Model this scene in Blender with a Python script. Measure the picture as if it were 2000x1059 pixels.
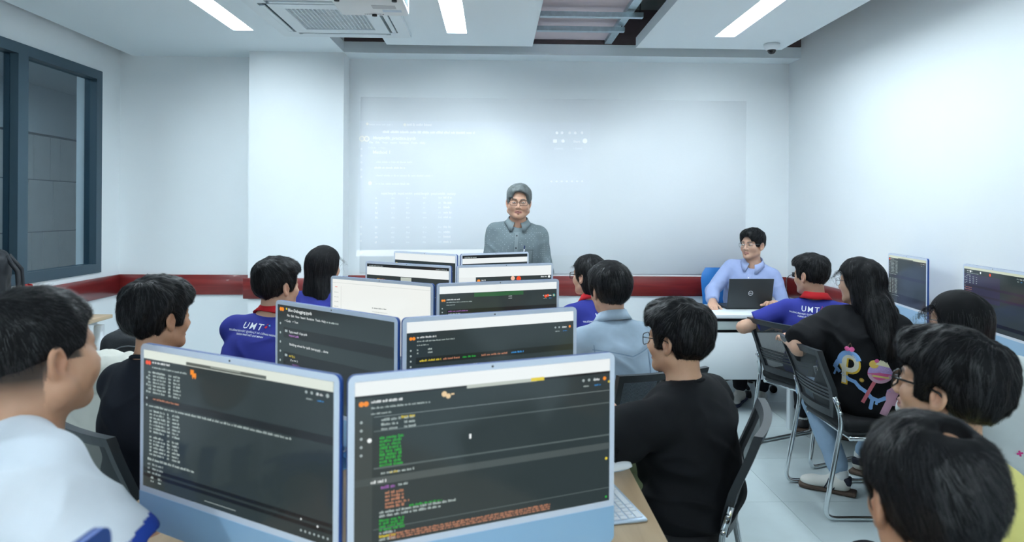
import bpy, bmesh, math, random
import numpy as np
from mathutils import Vector, Matrix
from mathutils.bvhtree import BVHTree

for o in list(bpy.data.objects): bpy.data.objects.remove(o, do_unlink=True)
scene = bpy.context.scene
COL = scene.collection
rnd = random.Random(7)
R = math.radians

# ---------------------------------------------------------------- camera, world, exposure
F_PX, PSI, ROLL, CAM_Z, HOR_Y = 1300.0, R(1.54), R(0.38), 1.5, 410.0
cam_d = bpy.data.cameras.new('camera')
cam = bpy.data.objects.new('camera', cam_d); COL.objects.link(cam)
cam_d.sensor_fit = 'HORIZONTAL'; cam_d.sensor_width = 36.0
cam_d.lens = 36.0 * F_PX / 2000.0
cam_d.shift_y = -(529.5 - HOR_Y) / 2000.0
cam_d.clip_start = 0.05; cam_d.clip_end = 100
cam.matrix_world = Matrix.Translation((0, 0, CAM_Z)) @ Matrix.Rotation(-PSI, 4, 'Z') @ Matrix.Rotation(R(90), 4, 'X') @ Matrix.Rotation(ROLL, 4, 'Z')
cam_d.dof.use_dof = True; cam_d.dof.focus_distance = 4.2; cam_d.dof.aperture_fstop = 4.5
scene.camera = cam

world = bpy.data.worlds.new('world'); scene.world = world; world.use_nodes = True
world.node_tree.nodes['Background'].inputs[0].default_value = (0.75, 0.87, 1.0, 1)
world.node_tree.nodes['Background'].inputs[1].default_value = 0.12
scene.view_settings.view_transform = 'Standard'
scene.view_settings.look = 'None'
scene.view_settings.gamma = 1.0
scene.view_settings.use_curve_mapping = False
scene.view_settings.exposure = 0.0
LAMP = 50.0                     # radiance of the ceiling strip diffusers
LAMP_COL = (0.80, 0.925, 1.0)

# room frame: X right, Y away from the camera, Z up (metres)
XL, XR, YB, YF, ZC = -3.30, 2.66, 5.95, -3.2, 2.835
# ---------------------------------------------------------------- materials
MATS = {}
def _nt(name):
    m = bpy.data.materials.new(name); m.use_nodes = True
    nt = m.node_tree; b = nt.nodes['Principled BSDF']
    return m, nt, b
def mat(name, col=(0.8, 0.8, 0.8), rough=0.5, metal=0.0, spec=0.5, noise=0.0, nscale=20.0, bump=0.0, bscale=120.0,
        coat=0.0, emit=None, estr=0.0, sheen=0.0, trans=0.0, ior=1.45, alpha=1.0, stretch=(1, 1, 1)):
    if name in MATS: return MATS[name]
    m, nt, b = _nt(name)
    N, L = nt.nodes, nt.links
    b.inputs['Base Color'].default_value = (*col, 1)
    b.inputs['Roughness'].default_value = rough
    b.inputs['Metallic'].default_value = metal
    b.inputs['Specular IOR Level'].default_value = spec
    b.inputs['Coat Weight'].default_value = coat
    b.inputs['Sheen Weight'].default_value = sheen
    b.inputs['Transmission Weight'].default_value = trans
    b.inputs['IOR'].default_value = ior
    b.inputs['Alpha'].default_value = alpha
    if emit is not None:
        b.inputs['Emission Color'].default_value = (*emit, 1); b.inputs['Emission Strength'].default_value = estr
    if noise > 0 or bump > 0:
        tc = N.new('ShaderNodeTexCoord'); mp = N.new('ShaderNodeMapping'); mp.inputs['Scale'].default_value = stretch
        L.new(tc.outputs['Object'], mp.inputs['Vector'])
    if noise > 0:
        n = N.new('ShaderNodeTexNoise'); n.inputs['Scale'].default_value = nscale; n.inputs['Detail'].default_value = 4
        L.new(mp.outputs[0], n.inputs['Vector'])
        mx = N.new('ShaderNodeMix'); mx.data_type = 'RGBA'
        mx.inputs['A'].default_value = (*[max(0, c * (1 - noise)) for c in col], 1)
        mx.inputs['B'].default_value = (*[min(1, c * (1 + noise)) for c in col], 1)
        L.new(n.outputs['Fac'], mx.inputs['Factor']); L.new(mx.outputs['Result'], b.inputs['Base Color'])
    if bump > 0:
        n2 = N.new('ShaderNodeTexNoise'); n2.inputs['Scale'].default_value = bscale; n2.inputs['Detail'].default_value = 3
        L.new(mp.outputs[0], n2.inputs['Vector'])
        bp = N.new('ShaderNodeBump'); bp.inputs['Strength'].default_value = bump; bp.inputs['Distance'].default_value = 0.002
        L.new(n2.outputs['Fac'], bp.inputs['Height']); L.new(bp.outputs[0], b.inputs['Normal'])
    MATS[name] = m
    return m
def mat_wood(name, c1, c2, axis=1, scale=14.0, rough=0.4, coat=0.0):
    m, nt, b = _nt(name); N, L = nt.nodes, nt.links
    tc = N.new('ShaderNodeTexCoord'); mp = N.new('ShaderNodeMapping')
    s = [scale, scale, scale]; s[axis] = scale * 0.07
    mp.inputs['Scale'].default_value = s
    L.new(tc.outputs['Object'], mp.inputs['Vector'])
    n = N.new('ShaderNodeTexNoise'); n.inputs['Scale'].default_value = 2.2; n.inputs['Detail'].default_value = 7; n.inputs['Distortion'].default_value = 0.6
    L.new(mp.outputs[0], n.inputs['Vector'])
    r = N.new('ShaderNodeValToRGB'); r.color_ramp.elements[0].position = 0.32; r.color_ramp.elements[1].position = 0.68
    r.color_ramp.elements[0].color = (*c1, 1); r.color_ramp.elements[1].color = (*c2, 1)
    L.new(n.outputs['Fac'], r.inputs[0]); L.new(r.outputs[0], b.inputs['Base Color'])
    b.inputs['Roughness'].default_value = rough; b.inputs['Coat Weight'].default_value = coat
    MATS[name] = m
    return m
def mat_emit(name, col, s):
    m = bpy.data.materials.new(name); m.use_nodes = True; nt = m.node_tree; nt.nodes.clear()
    e = nt.nodes.new('ShaderNodeEmission'); e.inputs[0].default_value = (*col, 1); e.inputs[1].default_value = s
    o = nt.nodes.new('ShaderNodeOutputMaterial'); nt.links.new(e.outputs[0], o.inputs[0]); MATS[name] = m
    return m
def mat_print(name, strength=1.0, additive=False):
    """emission taken from the colour attribute 'Col' (display pixels, projected light)"""
    m = bpy.data.materials.new(name); m.use_nodes = True; nt = m.node_tree; nt.nodes.clear(); N, L = nt.nodes, nt.links
    a = N.new('ShaderNodeAttribute'); a.attribute_name = 'Col'
    e = N.new('ShaderNodeEmission'); e.inputs[1].default_value = strength; L.new(a.outputs['Color'], e.inputs[0])
    o = N.new('ShaderNodeOutputMaterial')
    s = N.new('ShaderNodeAddShader'); L.new(e.outputs[0], s.inputs[0])
    if additive: t = N.new('ShaderNodeBsdfTransparent')
    else:
        t = N.new('ShaderNodeBsdfPrincipled'); t.inputs['Base Color'].default_value = (0.004, 0.004, 0.005, 1); t.inputs['Roughness'].default_value = 0.12
    L.new(t.outputs[0], s.inputs[1]); L.new(s.outputs[0], o.inputs[0]); MATS[name] = m
    return m
def mat_col(name, rough=0.5, spec=0.5, sss=0.0, bump=0.0, bscale=300, noise=0.0, nscale=40):
    """principled with base colour from the colour attribute 'Col'"""
    m, nt, b = _nt(name); N, L = nt.nodes, nt.links
    a = N.new('ShaderNodeAttribute'); a.attribute_name = 'Col'
    src = a.outputs['Color']
    tc = N.new('ShaderNodeTexCoord')
    if noise > 0:
        n = N.new('ShaderNodeTexNoise'); n.inputs['Scale'].default_value = nscale; L.new(tc.outputs['Object'], n.inputs['Vector'])
        mr = N.new('ShaderNodeMapRange'); mr.inputs['To Min'].default_value = 1 - noise; mr.inputs['To Max'].default_value = 1 + noise
        L.new(n.outputs['Fac'], mr.inputs['Value'])
        mx = N.new('ShaderNodeVectorMath'); mx.operation = 'SCALE'
        L.new(src, mx.inputs[0]); L.new(mr.outputs[0], mx.inputs['Scale']); src = mx.outputs[0]
    L.new(src, b.inputs['Base Color'])
    b.inputs['Roughness'].default_value = rough; b.inputs['Specular IOR Level'].default_value = spec
    if sss > 0:
        b.inputs['Subsurface Weight'].default_value = sss; b.inputs['Subsurface Scale'].default_value = 0.004
        b.inputs['Subsurface Radius'].default_value = (1.0, 0.35, 0.2)
    if bump > 0:
        n2 = N.new('ShaderNodeTexNoise'); n2.inputs['Scale'].default_value = bscale; L.new(tc.outputs['Object'], n2.inputs['Vector'])
        bp = N.new('ShaderNodeBump'); bp.inputs['Strength'].default_value = bump; bp.inputs['Distance'].default_value = 0.002
        L.new(n2.outputs['Fac'], bp.inputs['Height']); L.new(bp.outputs[0], b.inputs['Normal'])
    MATS[name] = m
    return m
def mat_net(name, col, scale=220.0, fill=0.55):
    """woven mesh fabric: opaque threads with real see-through holes (object coordinates)"""
    m, nt, b = _nt(name); N, L = nt.nodes, nt.links
    b.inputs['Base Color'].default_value = (*col, 1); b.inputs['Roughness'].default_value = 0.55
    tc = N.new('ShaderNodeTexCoord'); sp = N.new('ShaderNodeSeparateXYZ'); L.new(tc.outputs['Object'], sp.inputs[0])
    outs = []
    for k in ('X', 'Z'):
        mu = N.new('ShaderNodeMath'); mu.operation = 'MULTIPLY'; mu.inputs[1].default_value = scale; L.new(sp.outputs[k], mu.inputs[0])
        fr = N.new('ShaderNodeMath'); fr.operation = 'FRACT'; L.new(mu.outputs[0], fr.inputs[0])
        gt = N.new('ShaderNodeMath'); gt.operation = 'GREATER_THAN'; gt.inputs[1].default_value = fill; L.new(fr.outputs[0], gt.inputs[0])
        outs.append(gt)
    mm = N.new('ShaderNodeMath'); mm.operation = 'MULTIPLY'; L.new(outs[0].outputs[0], mm.inputs[0]); L.new(outs[1].outputs[0], mm.inputs[1])
    iv = N.new('ShaderNodeMath'); iv.operation = 'SUBTRACT'; iv.inputs[0].default_value = 1.0; L.new(mm.outputs[0], iv.inputs[1])
    L.new(iv.outputs[0], b.inputs['Alpha']); MATS[name] = m
    return m
def mat_dots(name, c1, c2, scale=70.0, r=0.16):
    m, nt, b = _nt(name); N, L = nt.nodes, nt.links
    tc = N.new('ShaderNodeTexCoord'); v = N.new('ShaderNodeTexVoronoi'); v.inputs['Scale'].default_value = scale; v.inputs['Randomness'].default_value = 0.15
    L.new(tc.outputs['Object'], v.inputs['Vector'])
    lt = N.new('ShaderNodeMath'); lt.operation = 'LESS_THAN'; lt.inputs[1].default_value = r; L.new(v.outputs['Distance'], lt.inputs[0])
    mx = N.new('ShaderNodeMix'); mx.data_type = 'RGBA'; mx.inputs['A'].default_value = (*c1, 1); mx.inputs['B'].default_value = (*c2, 1)
    L.new(lt.outputs[0], mx.inputs['Factor']); L.new(mx.outputs['Result'], b.inputs['Base Color']); b.inputs['Roughness'].default_value = 0.85; MATS[name] = m
    return m
def mat_glass(name, tint=(0.9, 0.96, 1.0), refl=0.10, rough=0.02):
    """thin clear pane: transparent with a fresnel-weighted mirror"""
    m = bpy.data.materials.new(name); m.use_nodes = True; nt = m.node_tree; nt.nodes.clear(); N, L = nt.nodes, nt.links
    t = N.new('ShaderNodeBsdfTransparent'); t.inputs[0].default_value = (*tint, 1)
    g = N.new('ShaderNodeBsdfGlossy'); g.inputs['Roughness'].default_value = rough
    fr = N.new('ShaderNodeLayerWeight'); fr.inputs[0].default_value = 0.5
    pw = N.new('ShaderNodeMath'); pw.operation = 'POWER'; pw.inputs[1].default_value = 4.0; L.new(fr.outputs['Facing'], pw.inputs[0])
    mr = N.new('ShaderNodeMath'); mr.operation = 'MULTIPLY_ADD'; mr.inputs[1].default_value = 0.6; mr.inputs[2].default_value = refl
    L.new(pw.outputs[0], mr.inputs[0])
    mx = N.new('ShaderNodeMixShader'); L.new(mr.outputs[0], mx.inputs[0]); L.new(t.outputs[0], mx.inputs[1]); L.new(g.outputs[0], mx.inputs[2])
    o = N.new('ShaderNodeOutputMaterial'); L.new(mx.outputs[0], o.inputs[0]); MATS[name] = m
    return m

# ---------------------------------------------------------------- mesh helpers
def link_mesh(name, me, mats, parent=None, loc=None, rot=None):
    for m in (mats if isinstance(mats, (list, tuple)) else [mats]): me.materials.append(m)
    o = bpy.data.objects.new(name, me); COL.objects.link(o)
    if parent is not None: o.parent = parent
    if loc is not None: o.location = loc
    if rot is not None: o.rotation_euler = rot
    return o
def tag(o, label=None, cat=None, group=None, kind=None):
    if label: o['label'] = label
    if cat: o['category'] = cat
    if group: o['group'] = group
    if kind: o['kind'] = kind
    return o
def empty(name, loc=(0, 0, 0), rz=0.0, label=None, cat=None, group=None):
    o = bpy.data.objects.new(name, None); COL.objects.link(o); o.location = loc; o.rotation_euler = (0, 0, rz)
    o.empty_display_size = 0.1
    return tag(o, label, cat, group)
def copy_tree(o, parent=None):
    c = o.copy(); COL.objects.link(c)
    if parent is not None: c.parent = parent
    for ch in o.children: copy_tree(ch, c)
    return c
class MB:
    def __init__(s): s.v = []; s.f = []; s.mi = []; s.sm = []
    def add(s, vs, fs, m=0, smooth=False):
        b = len(s.v); s.v += [tuple(p) for p in vs]
        for f in fs: s.f.append([b + i for i in f]); s.mi.append(m); s.sm.append(smooth)
        return s
    def box(s, lo, hi, m=0, M=None):
        x0, y0, z0 = lo; x1, y1, z1 = hi
        vs = [Vector(p) for p in ((x0,y0,z0),(x1,y0,z0),(x1,y1,z0),(x0,y1,z0),(x0,y0,z1),(x1,y0,z1),(x1,y1,z1),(x0,y1,z1))]
        if M is not None: vs = [M @ p for p in vs]
        return s.add(vs, [(0,3,2,1),(4,5,6,7),(0,1,5,4),(1,2,6,5),(2,3,7,6),(3,0,4,7)], m)
    def rbox(s, lo, hi, r=0.005, seg=2, m=0, M=None, smooth=True):
        bm = bmesh.new(); bmesh.ops.create_cube(bm, size=1)
        for v in bm.verts:
            v.co = Vector([lo[i] + (v.co[i] + 0.5) * (hi[i] - lo[i]) for i in range(3)])
        bmesh.ops.bevel(bm, geom=list(bm.edges), offset=r, segments=seg, profile=0.5, affect='EDGES')
        bm.verts.ensure_lookup_table()
        vs = [(M @ v.co if M is not None else v.co.copy()) for v in bm.verts]; fs = [[v.index for v in f.verts] for f in bm.faces]
        bm.free(); return s.add(vs, fs, m, smooth)
    def prism(s, poly, z0, z1, m=0, M=None, smooth=False):
        """poly: list of (a,b) counter-clockwise; extruded along the third axis, mapped with M"""
        n = len(poly); vs = [Vector((a, b, z0)) for a, b in poly] + [Vector((a, b, z1)) for a, b in poly]
        if M is not None: vs = [M @ p for p in vs]
        s.add(vs, [list(range(n))[::-1], list(range(n, 2 * n))], m, False)
        b = len(s.v) - 2 * n
        for i in range(n):
            j = (i + 1) % n; s.f.append([b + i, b + j, b + n + j, b + n + i]); s.mi.append(m); s.sm.append(smooth)
        return s
    def tube(s, path, r, seg=10, m=0, cap=True, closed=False):
        P = [Vector(p) for p in path]; n = len(P); rs = r if isinstance(r, (list, tuple)) else [r] * n
        up = None; rings = []
        for i in range(n):
            if closed: t = (P[(i + 1) % n] - P[i - 1])
            else: t = (P[min(i + 1, n - 1)] - P[max(i - 1, 0)])
            t = t.normalized() if t.length > 1e-9 else Vector((0, 0, 1))
            if up is None:
                up = Vector((0, 0, 1)) if abs(t.z) < 0.9 else Vector((1, 0, 0))
            a = (up - t * up.dot(t)).normalized(); b = t.cross(a); up = a
            rings.append([P[i] + (a * math.cos(2 * math.pi * k / seg) + b * math.sin(2 * math.pi * k / seg)) * rs[i] for k in range(seg)])
        vs = [p for rg in rings for p in rg]; fs = []
        for i in range(n if closed else n - 1):
            i2 = (i + 1) % n
            for k in range(seg):
                k2 = (k + 1) % seg; fs.append([i * seg + k, i * seg + k2, i2 * seg + k2, i2 * seg + k])
        if cap and not closed:
            fs.append(list(range(seg))[::-1]); fs.append([(n - 1) * seg + k for k in range(seg)])
        return s.add(vs, fs, m, True)
    def cyl(s, p0, p1, r0, r1=None, seg=20, m=0):
        return s.tube([p0, p1], [r0, r0 if r1 is None else r1], seg, m)
    def lathe(s, prof, seg=24, m=0, M=None):
        n = len(prof); vs = []
        for r, z in prof:
            for k in range(seg):
                a = 2 * math.pi * k / seg; vs.append(Vector((r * math.cos(a), r * math.sin(a), z)))
        if M is not None: vs = [M @ p for p in vs]
        fs = []
        for i in range(n - 1):
            for k in range(seg):
                k2 = (k + 1) % seg; fs.append([i * seg + k, i * seg + k2, (i + 1) * seg + k2, (i + 1) * seg + k])
        fs.append(list(range(seg))[::-1]); fs.append([(n - 1) * seg + k for k in range(seg)])
        return s.add(vs, fs, m, True)
    def grid(s, pts, m=0, smooth=True, closed_u=False):
        """pts[i][j] surface"""
        nu, nv = len(pts), len(pts[0]); fs = []
        for i in range(nu if closed_u else nu - 1):
            i2 = (i + 1) % nu
            for j in range(nv - 1): fs.append([i * nv + j, i2 * nv + j, i2 * nv + j + 1, i * nv + j + 1])
        return s.add([p for row in pts for p in row], fs, m, smooth)
    def build(s, name, mats, parent=None, loc=None, rot=None):
        me = bpy.data.meshes.new(name); me.from_pydata([tuple(v) for v in s.v], [], s.f)
        me.polygons.foreach_set('material_index', s.mi); me.polygons.foreach_set('use_smooth', s.sm)
        me.update()
        return link_mesh(name, me, mats, parent, loc, rot)
def rrect(w, h, r, seg=4, cx=0.0, cy=0.0):
    """rounded rectangle outline, counter-clockwise"""
    pts = []
    for (sx, sy, a0) in ((1, -1, -90), (1, 1, 0), (-1, 1, 90), (-1, -1, 180)):
        for k in range(seg + 1):
            a = R(a0 + 90 * k / seg)
            pts.append((cx + sx * (w / 2 - r) + r * math.cos(a), cy + sy * (h / 2 - r) + r * math.sin(a)))
    return pts
def fillet(path, r, seg=5):
    """round the inner corners of a polyline"""
    P = [Vector(p) for p in path]; out = [P[0]]
    for i in range(1, len(P) - 1):
        a = (P[i - 1] - P[i]); b = (P[i + 1] - P[i]); rr = min(r, a.length * 0.45, b.length * 0.45)
        p0 = P[i] + a.normalized() * rr; p1 = P[i] + b.normalized() * rr
        for k in range(seg + 1):
            t = k / seg; out.append(p0 * (1 - t) ** 2 + P[i] * 2 * t * (1 - t) + p1 * t * t)
    out.append(P[-1]); return out
XZ = Matrix(((1, 0, 0, 0), (0, 0, -1, 0), (0, 1, 0, 0), (0, 0, 0, 1)))   # prism (a,b,c) -> (a,-c,b): faces -Y
_tc = {}
def text_geo(txt, size=1.0, bold=0.0, align='LEFT'):
    """flat glyph mesh of a string: (verts Nx2, faces)"""
    key = (txt, bold, align)
    if key not in _tc:
        cu = bpy.data.curves.new('glyphs', 'FONT'); cu.body = txt; cu.align_x = align; cu.size = 1.0; cu.resolution_u = 2; cu.offset = bold
        ob = bpy.data.objects.new('glyphs', cu)
        me = bpy.data.meshes.new_from_object(ob)
        _tc[key] = ([(v.co.x, v.co.y) for v in me.vertices], [list(p.vertices) for p in me.polygons])
        bpy.data.objects.remove(ob); bpy.data.meshes.remove(me); bpy.data.curves.remove(cu)
    v, f = _tc[key]
    return [(x * size, y * size) for x, y in v], f
class Print:
    """flat coloured print in the plane u right, v up; colours stored per face corner"""
    def __init__(s): s.v = []; s.f = []; s.c = []
    def rect(s, u0, v0, u1, v1, col, dz=0.0):
        b = len(s.v); s.v += [(u0, v0, dz), (u1, v0, dz), (u1, v1, dz), (u0, v1, dz)]; s.f.append([b, b + 1, b + 2, b + 3]); s.c.append(col)
    def poly(s, pts, col, dz=0.0):
        b = len(s.v); s.v += [(u, v, dz) for u, v in pts]; s.f.append(list(range(b, b + len(pts)))); s.c.append(col)
    def disc(s, u, v, r, col, dz=0.0, n=14, ry=None):
        ry = ry or r; s.poly([(u + r * math.cos(6.2832 * k / n), v + ry * math.sin(6.2832 * k / n)) for k in range(n)], col, dz)
    def text(s, u, v, size, txt, col, dz=0.0, bold=0.0, align='LEFT'):
        vs, fs = text_geo(txt, size, bold, align); b = len(s.v)
        s.v += [(u + x, v + y, dz) for x, y in vs]
        for f in fs: s.f.append([b + i for i in f]); s.c.append(col)
    def words(s, u, v, h, total, col, rg, dz=0.0, dense=0.8):
        """a run of glyph-sized marks standing for text too small to read"""
        x = u
        while x < u + total:
            n = rg.randint(2, 8)
            for _ in range(n):
                w = h * rg.uniform(0.32, 0.52)
                if x + w > u + total: return
                hh = h * rg.choice((0.62, 0.62, 0.9, 0.75)); k = rg.uniform(0.6, 1.0)
                s.rect(x, v, x + w * dense, v + hh, tuple(c * k for c in col), dz); x += w
            x += h * 0.45
    def build(s, name, m, parent, M, dz=0.0):
        """M maps (u, v, out) to object space"""
        me = bpy.data.meshes.new(name); me.from_pydata([tuple(M @ Vector((u, v, d + dz))) for u, v, d in s.v], [], s.f)
        a = me.color_attributes.new('Col', 'FLOAT_COLOR', 'CORNER'); cs = []
        for f, c in zip(s.f, s.c): cs += [*c, 1.0] * len(f)
        a.data.foreach_set('color', cs); me.update()
        return link_mesh(name, me, m, parent)
# ---------------------------------------------------------------- the room
M_wall = mat('wall_paint', (0.86, 0.895, 0.91), 0.75, noise=0.012, nscale=3, bump=0.05, bscale=60)
M_ceil = mat('ceiling_paint', (0.81, 0.885, 0.92), 0.85, bump=0.03, bscale=80)
M_board_edge = mat('gypsum_edge', (0.62, 0.64, 0.66), 0.8)
M_rail = mat_wood('cherry_rail', (0.16, 0.014, 0.014), (0.27, 0.03, 0.026), axis=0, scale=9, rough=0.32, coat=0.2)
M_rail_side = mat_wood('cherry_rail_side', (0.15, 0.012, 0.014), (0.24, 0.025, 0.024), axis=1, scale=9, rough=0.32, coat=0.2)
M_frame = mat('window_frame_grey', (0.055, 0.095, 0.125), 0.4, 0.3)
M_dark = mat('plenum_concrete', (0.16, 0.16, 0.14), 0.9, noise=0.2, nscale=5)
M_pink = mat('pink_gypsum', (0.62, 0.53, 0.56), 0.85, noise=0.05, nscale=4)
M_zinc = mat('zinc_channel', (0.45, 0.55, 0.6), 0.35, 0.85, noise=0.25, nscale=30)
M_chrome = mat('chrome', (0.75, 0.78, 0.8), 0.12, 1.0)
M_white_pl = mat('white_plastic', (0.80, 0.84, 0.86), 0.4)
M_black_pl = mat('black_plastic', (0.012, 0.013, 0.015), 0.4)

def struct(name, mb, m, parent=None):
    o = mb.build(name, m, parent); 
    if parent is None: o['kind'] = 'structure'
    return o
# floor: slab with separate tiles
M_grout = mat('floor_grout', (0.36, 0.42, 0.43), 0.8)
M_tile = mat('floor_tile', (0.50, 0.58, 0.595), 0.42, noise=0.09, nscale=6, bump=0.04, bscale=40)
fl = struct('floor', MB().box((XL - 0.3, YF - 0.3, -0.14), (XR + 0.3, YB + 0.3, -0.006)), M_grout)
tile_me = {}
TS = 0.6
ty = YF
row = 0
while ty < YB:
    tx = XL
    y1 = min(ty + TS, YB)
    while tx < XR - 0.02:
        x1 = min(tx + TS, XR)
        key = (round(x1 - tx, 3), round(y1 - ty, 3))
        if key not in tile_me:
            mb = MB().rbox((0.0008, 0.0008, -0.006), (key[0] - 0.0008, key[1] - 0.0008, 0.0), 0.0006, 1, smooth=False)
            o = mb.build('tile', M_tile, fl); tile_me[key] = o.data
        else:
            o = bpy.data.objects.new('tile', tile_me[key]); COL.objects.link(o); o.parent = fl
        o.location = (tx, ty, 0)
        tx = x1
    ty = y1; row += 1

WT = 0.2
ZT = 3.45                         # slab over the plenum
struct('wall_back', MB().box((XL - 0.05, YB, 0), (XR + WT, YB + WT, ZT)), M_wall)
struct('wall_right', MB().box((XR, YF, 0), (XR + WT, YB, ZT)), M_wall)
struct('wall_rear', MB().box((XL - WT, YF - WT, 0), (XR + WT, YF, ZT)), M_wall)
struct('column', MB().box((-2.09, 5.72, 0), (-1.29, YB, ZT - 0.02)), M_wall).name = 'wall_column'
# left wall with the window opening
WY0, WY1, WZ0, WZ1 = -1.4, 5.67, 0.955, 2.635
lw = MB()
lw.box((XL - WT, YF, 0), (XL, YB + WT, WZ0)); lw.box((XL - WT, YF, WZ1), (XL, YB + WT, ZT))
lw.box((XL - WT, YF, WZ0), (XL, WY0, WZ1)); lw.box((XL - WT, WY1, WZ0), (XL, YB + WT, WZ1))
struct('wall_left', lw, M_wall)
struct('ceiling_slab', MB().box((XL - 0.3, YF - 0.3, ZT), (XR + 0.3, YB + 0.3, ZT + 0.1)), M_dark).name = 'ceiling'
# window: frame, mullions, panes
win = tag(empty('window_1', (XL, 0, 0)), kind='structure')
fw, fd = 0.075, 0.09
fr = MB()
fr.box((-fd, WY0, WZ0), (0.012, WY1, WZ0 + fw)); fr.box((-fd, WY0, WZ1 - fw), (0.012, WY1, WZ1))
fr.box((-fd, WY0, WZ0 + fw), (0.012, WY0 + fw, WZ1 - fw)); fr.box((-fd, WY1 - fw, WZ0 + fw), (0.012, WY1, WZ1 - fw))
fr.build('window_frame', M_frame, win)
MULL = [0.3, 1.75, 3.25, 4.735]
for y in MULL: MB().box((-fd, y - 0.05, WZ0 + fw), (0.012, y + 0.05, WZ1 - fw)).build('mullion', M_frame, win)
M_pane = mat_glass('window_pane', (0.80, 0.89, 0.94), 0.05)
edges = [WY0 + fw] + [v for y in MULL for v in (y - 0.05, y + 0.05)] + [WY1 - fw]
for a, b in zip(edges[0::2], edges[1::2]):
    MB().box((-0.05, a, WZ0 + fw), (-0.044, b, WZ1 - fw)).build('pane', M_pane, win)
# corridor outside the window: tiled stone wall, floor, ceiling
M_stone = mat('corridor_stone', (0.50, 0.53, 0.53), 0.6, noise=0.10, nscale=7)
M_stone_j = mat('corridor_joint', (0.20, 0.23, 0.25), 0.9)
XS = -5.6
cw = struct('wall_corridor', MB().box((XS - 0.2, YF, 0), (XS - 0.012, 12, 2.4)), M_stone_j)
rg = random.Random(3)
slab_me = {}
for k, (z0, z1) in enumerate(((0.02, 0.55), (0.55, 1.19), (1.19, 1.83), (1.83, 2.38))):
    y = 3.4 + 0.23 * (k % 3)
    while y < 11.5:
        w = rg.choice((0.2, 0.3, 0.45, 0.6))
        MB().rbox((XS - 0.012, y + 0.006, z0 + 0.006), (XS, y + w - 0.006, z1 - 0.006), 0.002, 1, smooth=False).build('stone_panel', M_stone, cw); y += w
struct('ceiling_corridor', MB().box((XS - 0.2, YF, 2.98), (XL - WT, 12, 3.1)), mat('corridor_ceiling', (0.55, 0.62, 0.66), 0.9))
struct('trim_corridor', MB().box((XS - 0.2, YF, 2.4), (XS + 0.03, 12, 2.98)), mat('corridor_band', (0.50, 0.57, 0.6), 0.9))
struct('floor_corridor', MB().box((XS - 0.2, YF, -0.12), (XL - WT, 12, 0)), mat('corridor_floor', (0.25, 0.2, 0.17), 0.5))
struct('wall_corridor_end', MB().box((-3.86, 6.35, 0), (XL - WT - 0.02, 6.5, 2.98)), mat('corridor_end_paint', (0.72, 0.78, 0.95), 0.8))
M_cl = mat_emit('corridor_fill_light', (0.85, 0.95, 1.0), 20.0)  # lamps added out of view to brighten the corridor
for (x, y), lb in (((-4.15, 7.0), 'added unseen ceiling lamp lighting the stone corridor wall behind the window'), ((-4.6, 4.6), 'added unseen corridor lamp lighting the end wall near the window')):
    cl_ = empty('corridor_fill_lamp', (x, y, 2.96), 0, lb, 'lamp')
    MB().rbox((-0.3, -0.3, -0.02), (0.3, 0.3, 0.019), 0.005, 1).build('fill_lamp_housing', M_white_pl, cl_)
    MB().box((-0.27, -0.27, -0.026), (0.27, 0.27, -0.021)).build('diffuser', M_cl, cl_)

# chair rails
rt, rb = 0.91, 0.735
struct('trim_1', MB().rbox((-1.29, YB - 0.018, rb), (XR - 0.018, YB, rt), 0.003, 1), M_rail)
struct('trim_2', MB().rbox((XL, YB - 0.018, rb), (-2.09, YB, rt), 0.003, 1), M_rail)
struct('trim_3', MB().rbox((-2.125, 5.702, rb - 0.005), (-1.275, 5.72, rt - 0.005), 0.003, 1), M_rail)
struct('trim_4', MB().rbox((XL, YF, rb), (XL + 0.018, YB - 0.018, rt), 0.003, 1), M_rail_side)
struct('trim_5', MB().rbox((XR - 0.018, YF, rb), (XR, YB - 0.018, rt), 0.003, 1), M_rail_side)
# ledge (bulkhead) above the whiteboard
struct('trim_6', MB().box((-1.29, 5.72, ZC), (XR, YB, ZC + 0.095)), M_ceil)

# ceiling boards: left one runs to the walls, the other two stop short of the ledge
LIGHTS = [-1.89, -0.29, 1.755]
STRIPS = [(2.75, 5.05), (-2.6, -0.3)]
def ceiling_board(name, x0, x1, y1, th, lx):
    """board with slots cut for the strip lights"""
    mb = MB(); l0, l1 = lx - 0.075, lx + 0.075
    mb.box((x0, YF, ZC), (l0, y1, ZC + th)); mb.box((l1, YF, ZC), (x1, y1, ZC + th))
    cuts = sorted(STRIPS); y = YF
    for a, b in cuts: mb.box((l0, y, ZC), (l1, a, ZC + th)); y = b
    mb.box((l0, y, ZC), (l1, y1, ZC + th))
    return struct(name, mb, M_ceil)
ceiling_board('ceiling_board', -3.19, -1.29, YB, 0.09, LIGHTS[0])
struct('ceiling_board', MB().box((-1.29, YF, ZC), (-0.88, 4.05, ZC + 0.02)), M_ceil)
ceiling_board('ceiling_board', -0.88, 0.304, 5.43, 0.03, LIGHTS[1])
ceiling_board('ceiling_board', 1.153, 2.36, 5.43, 0.085, LIGHTS[2])
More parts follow.
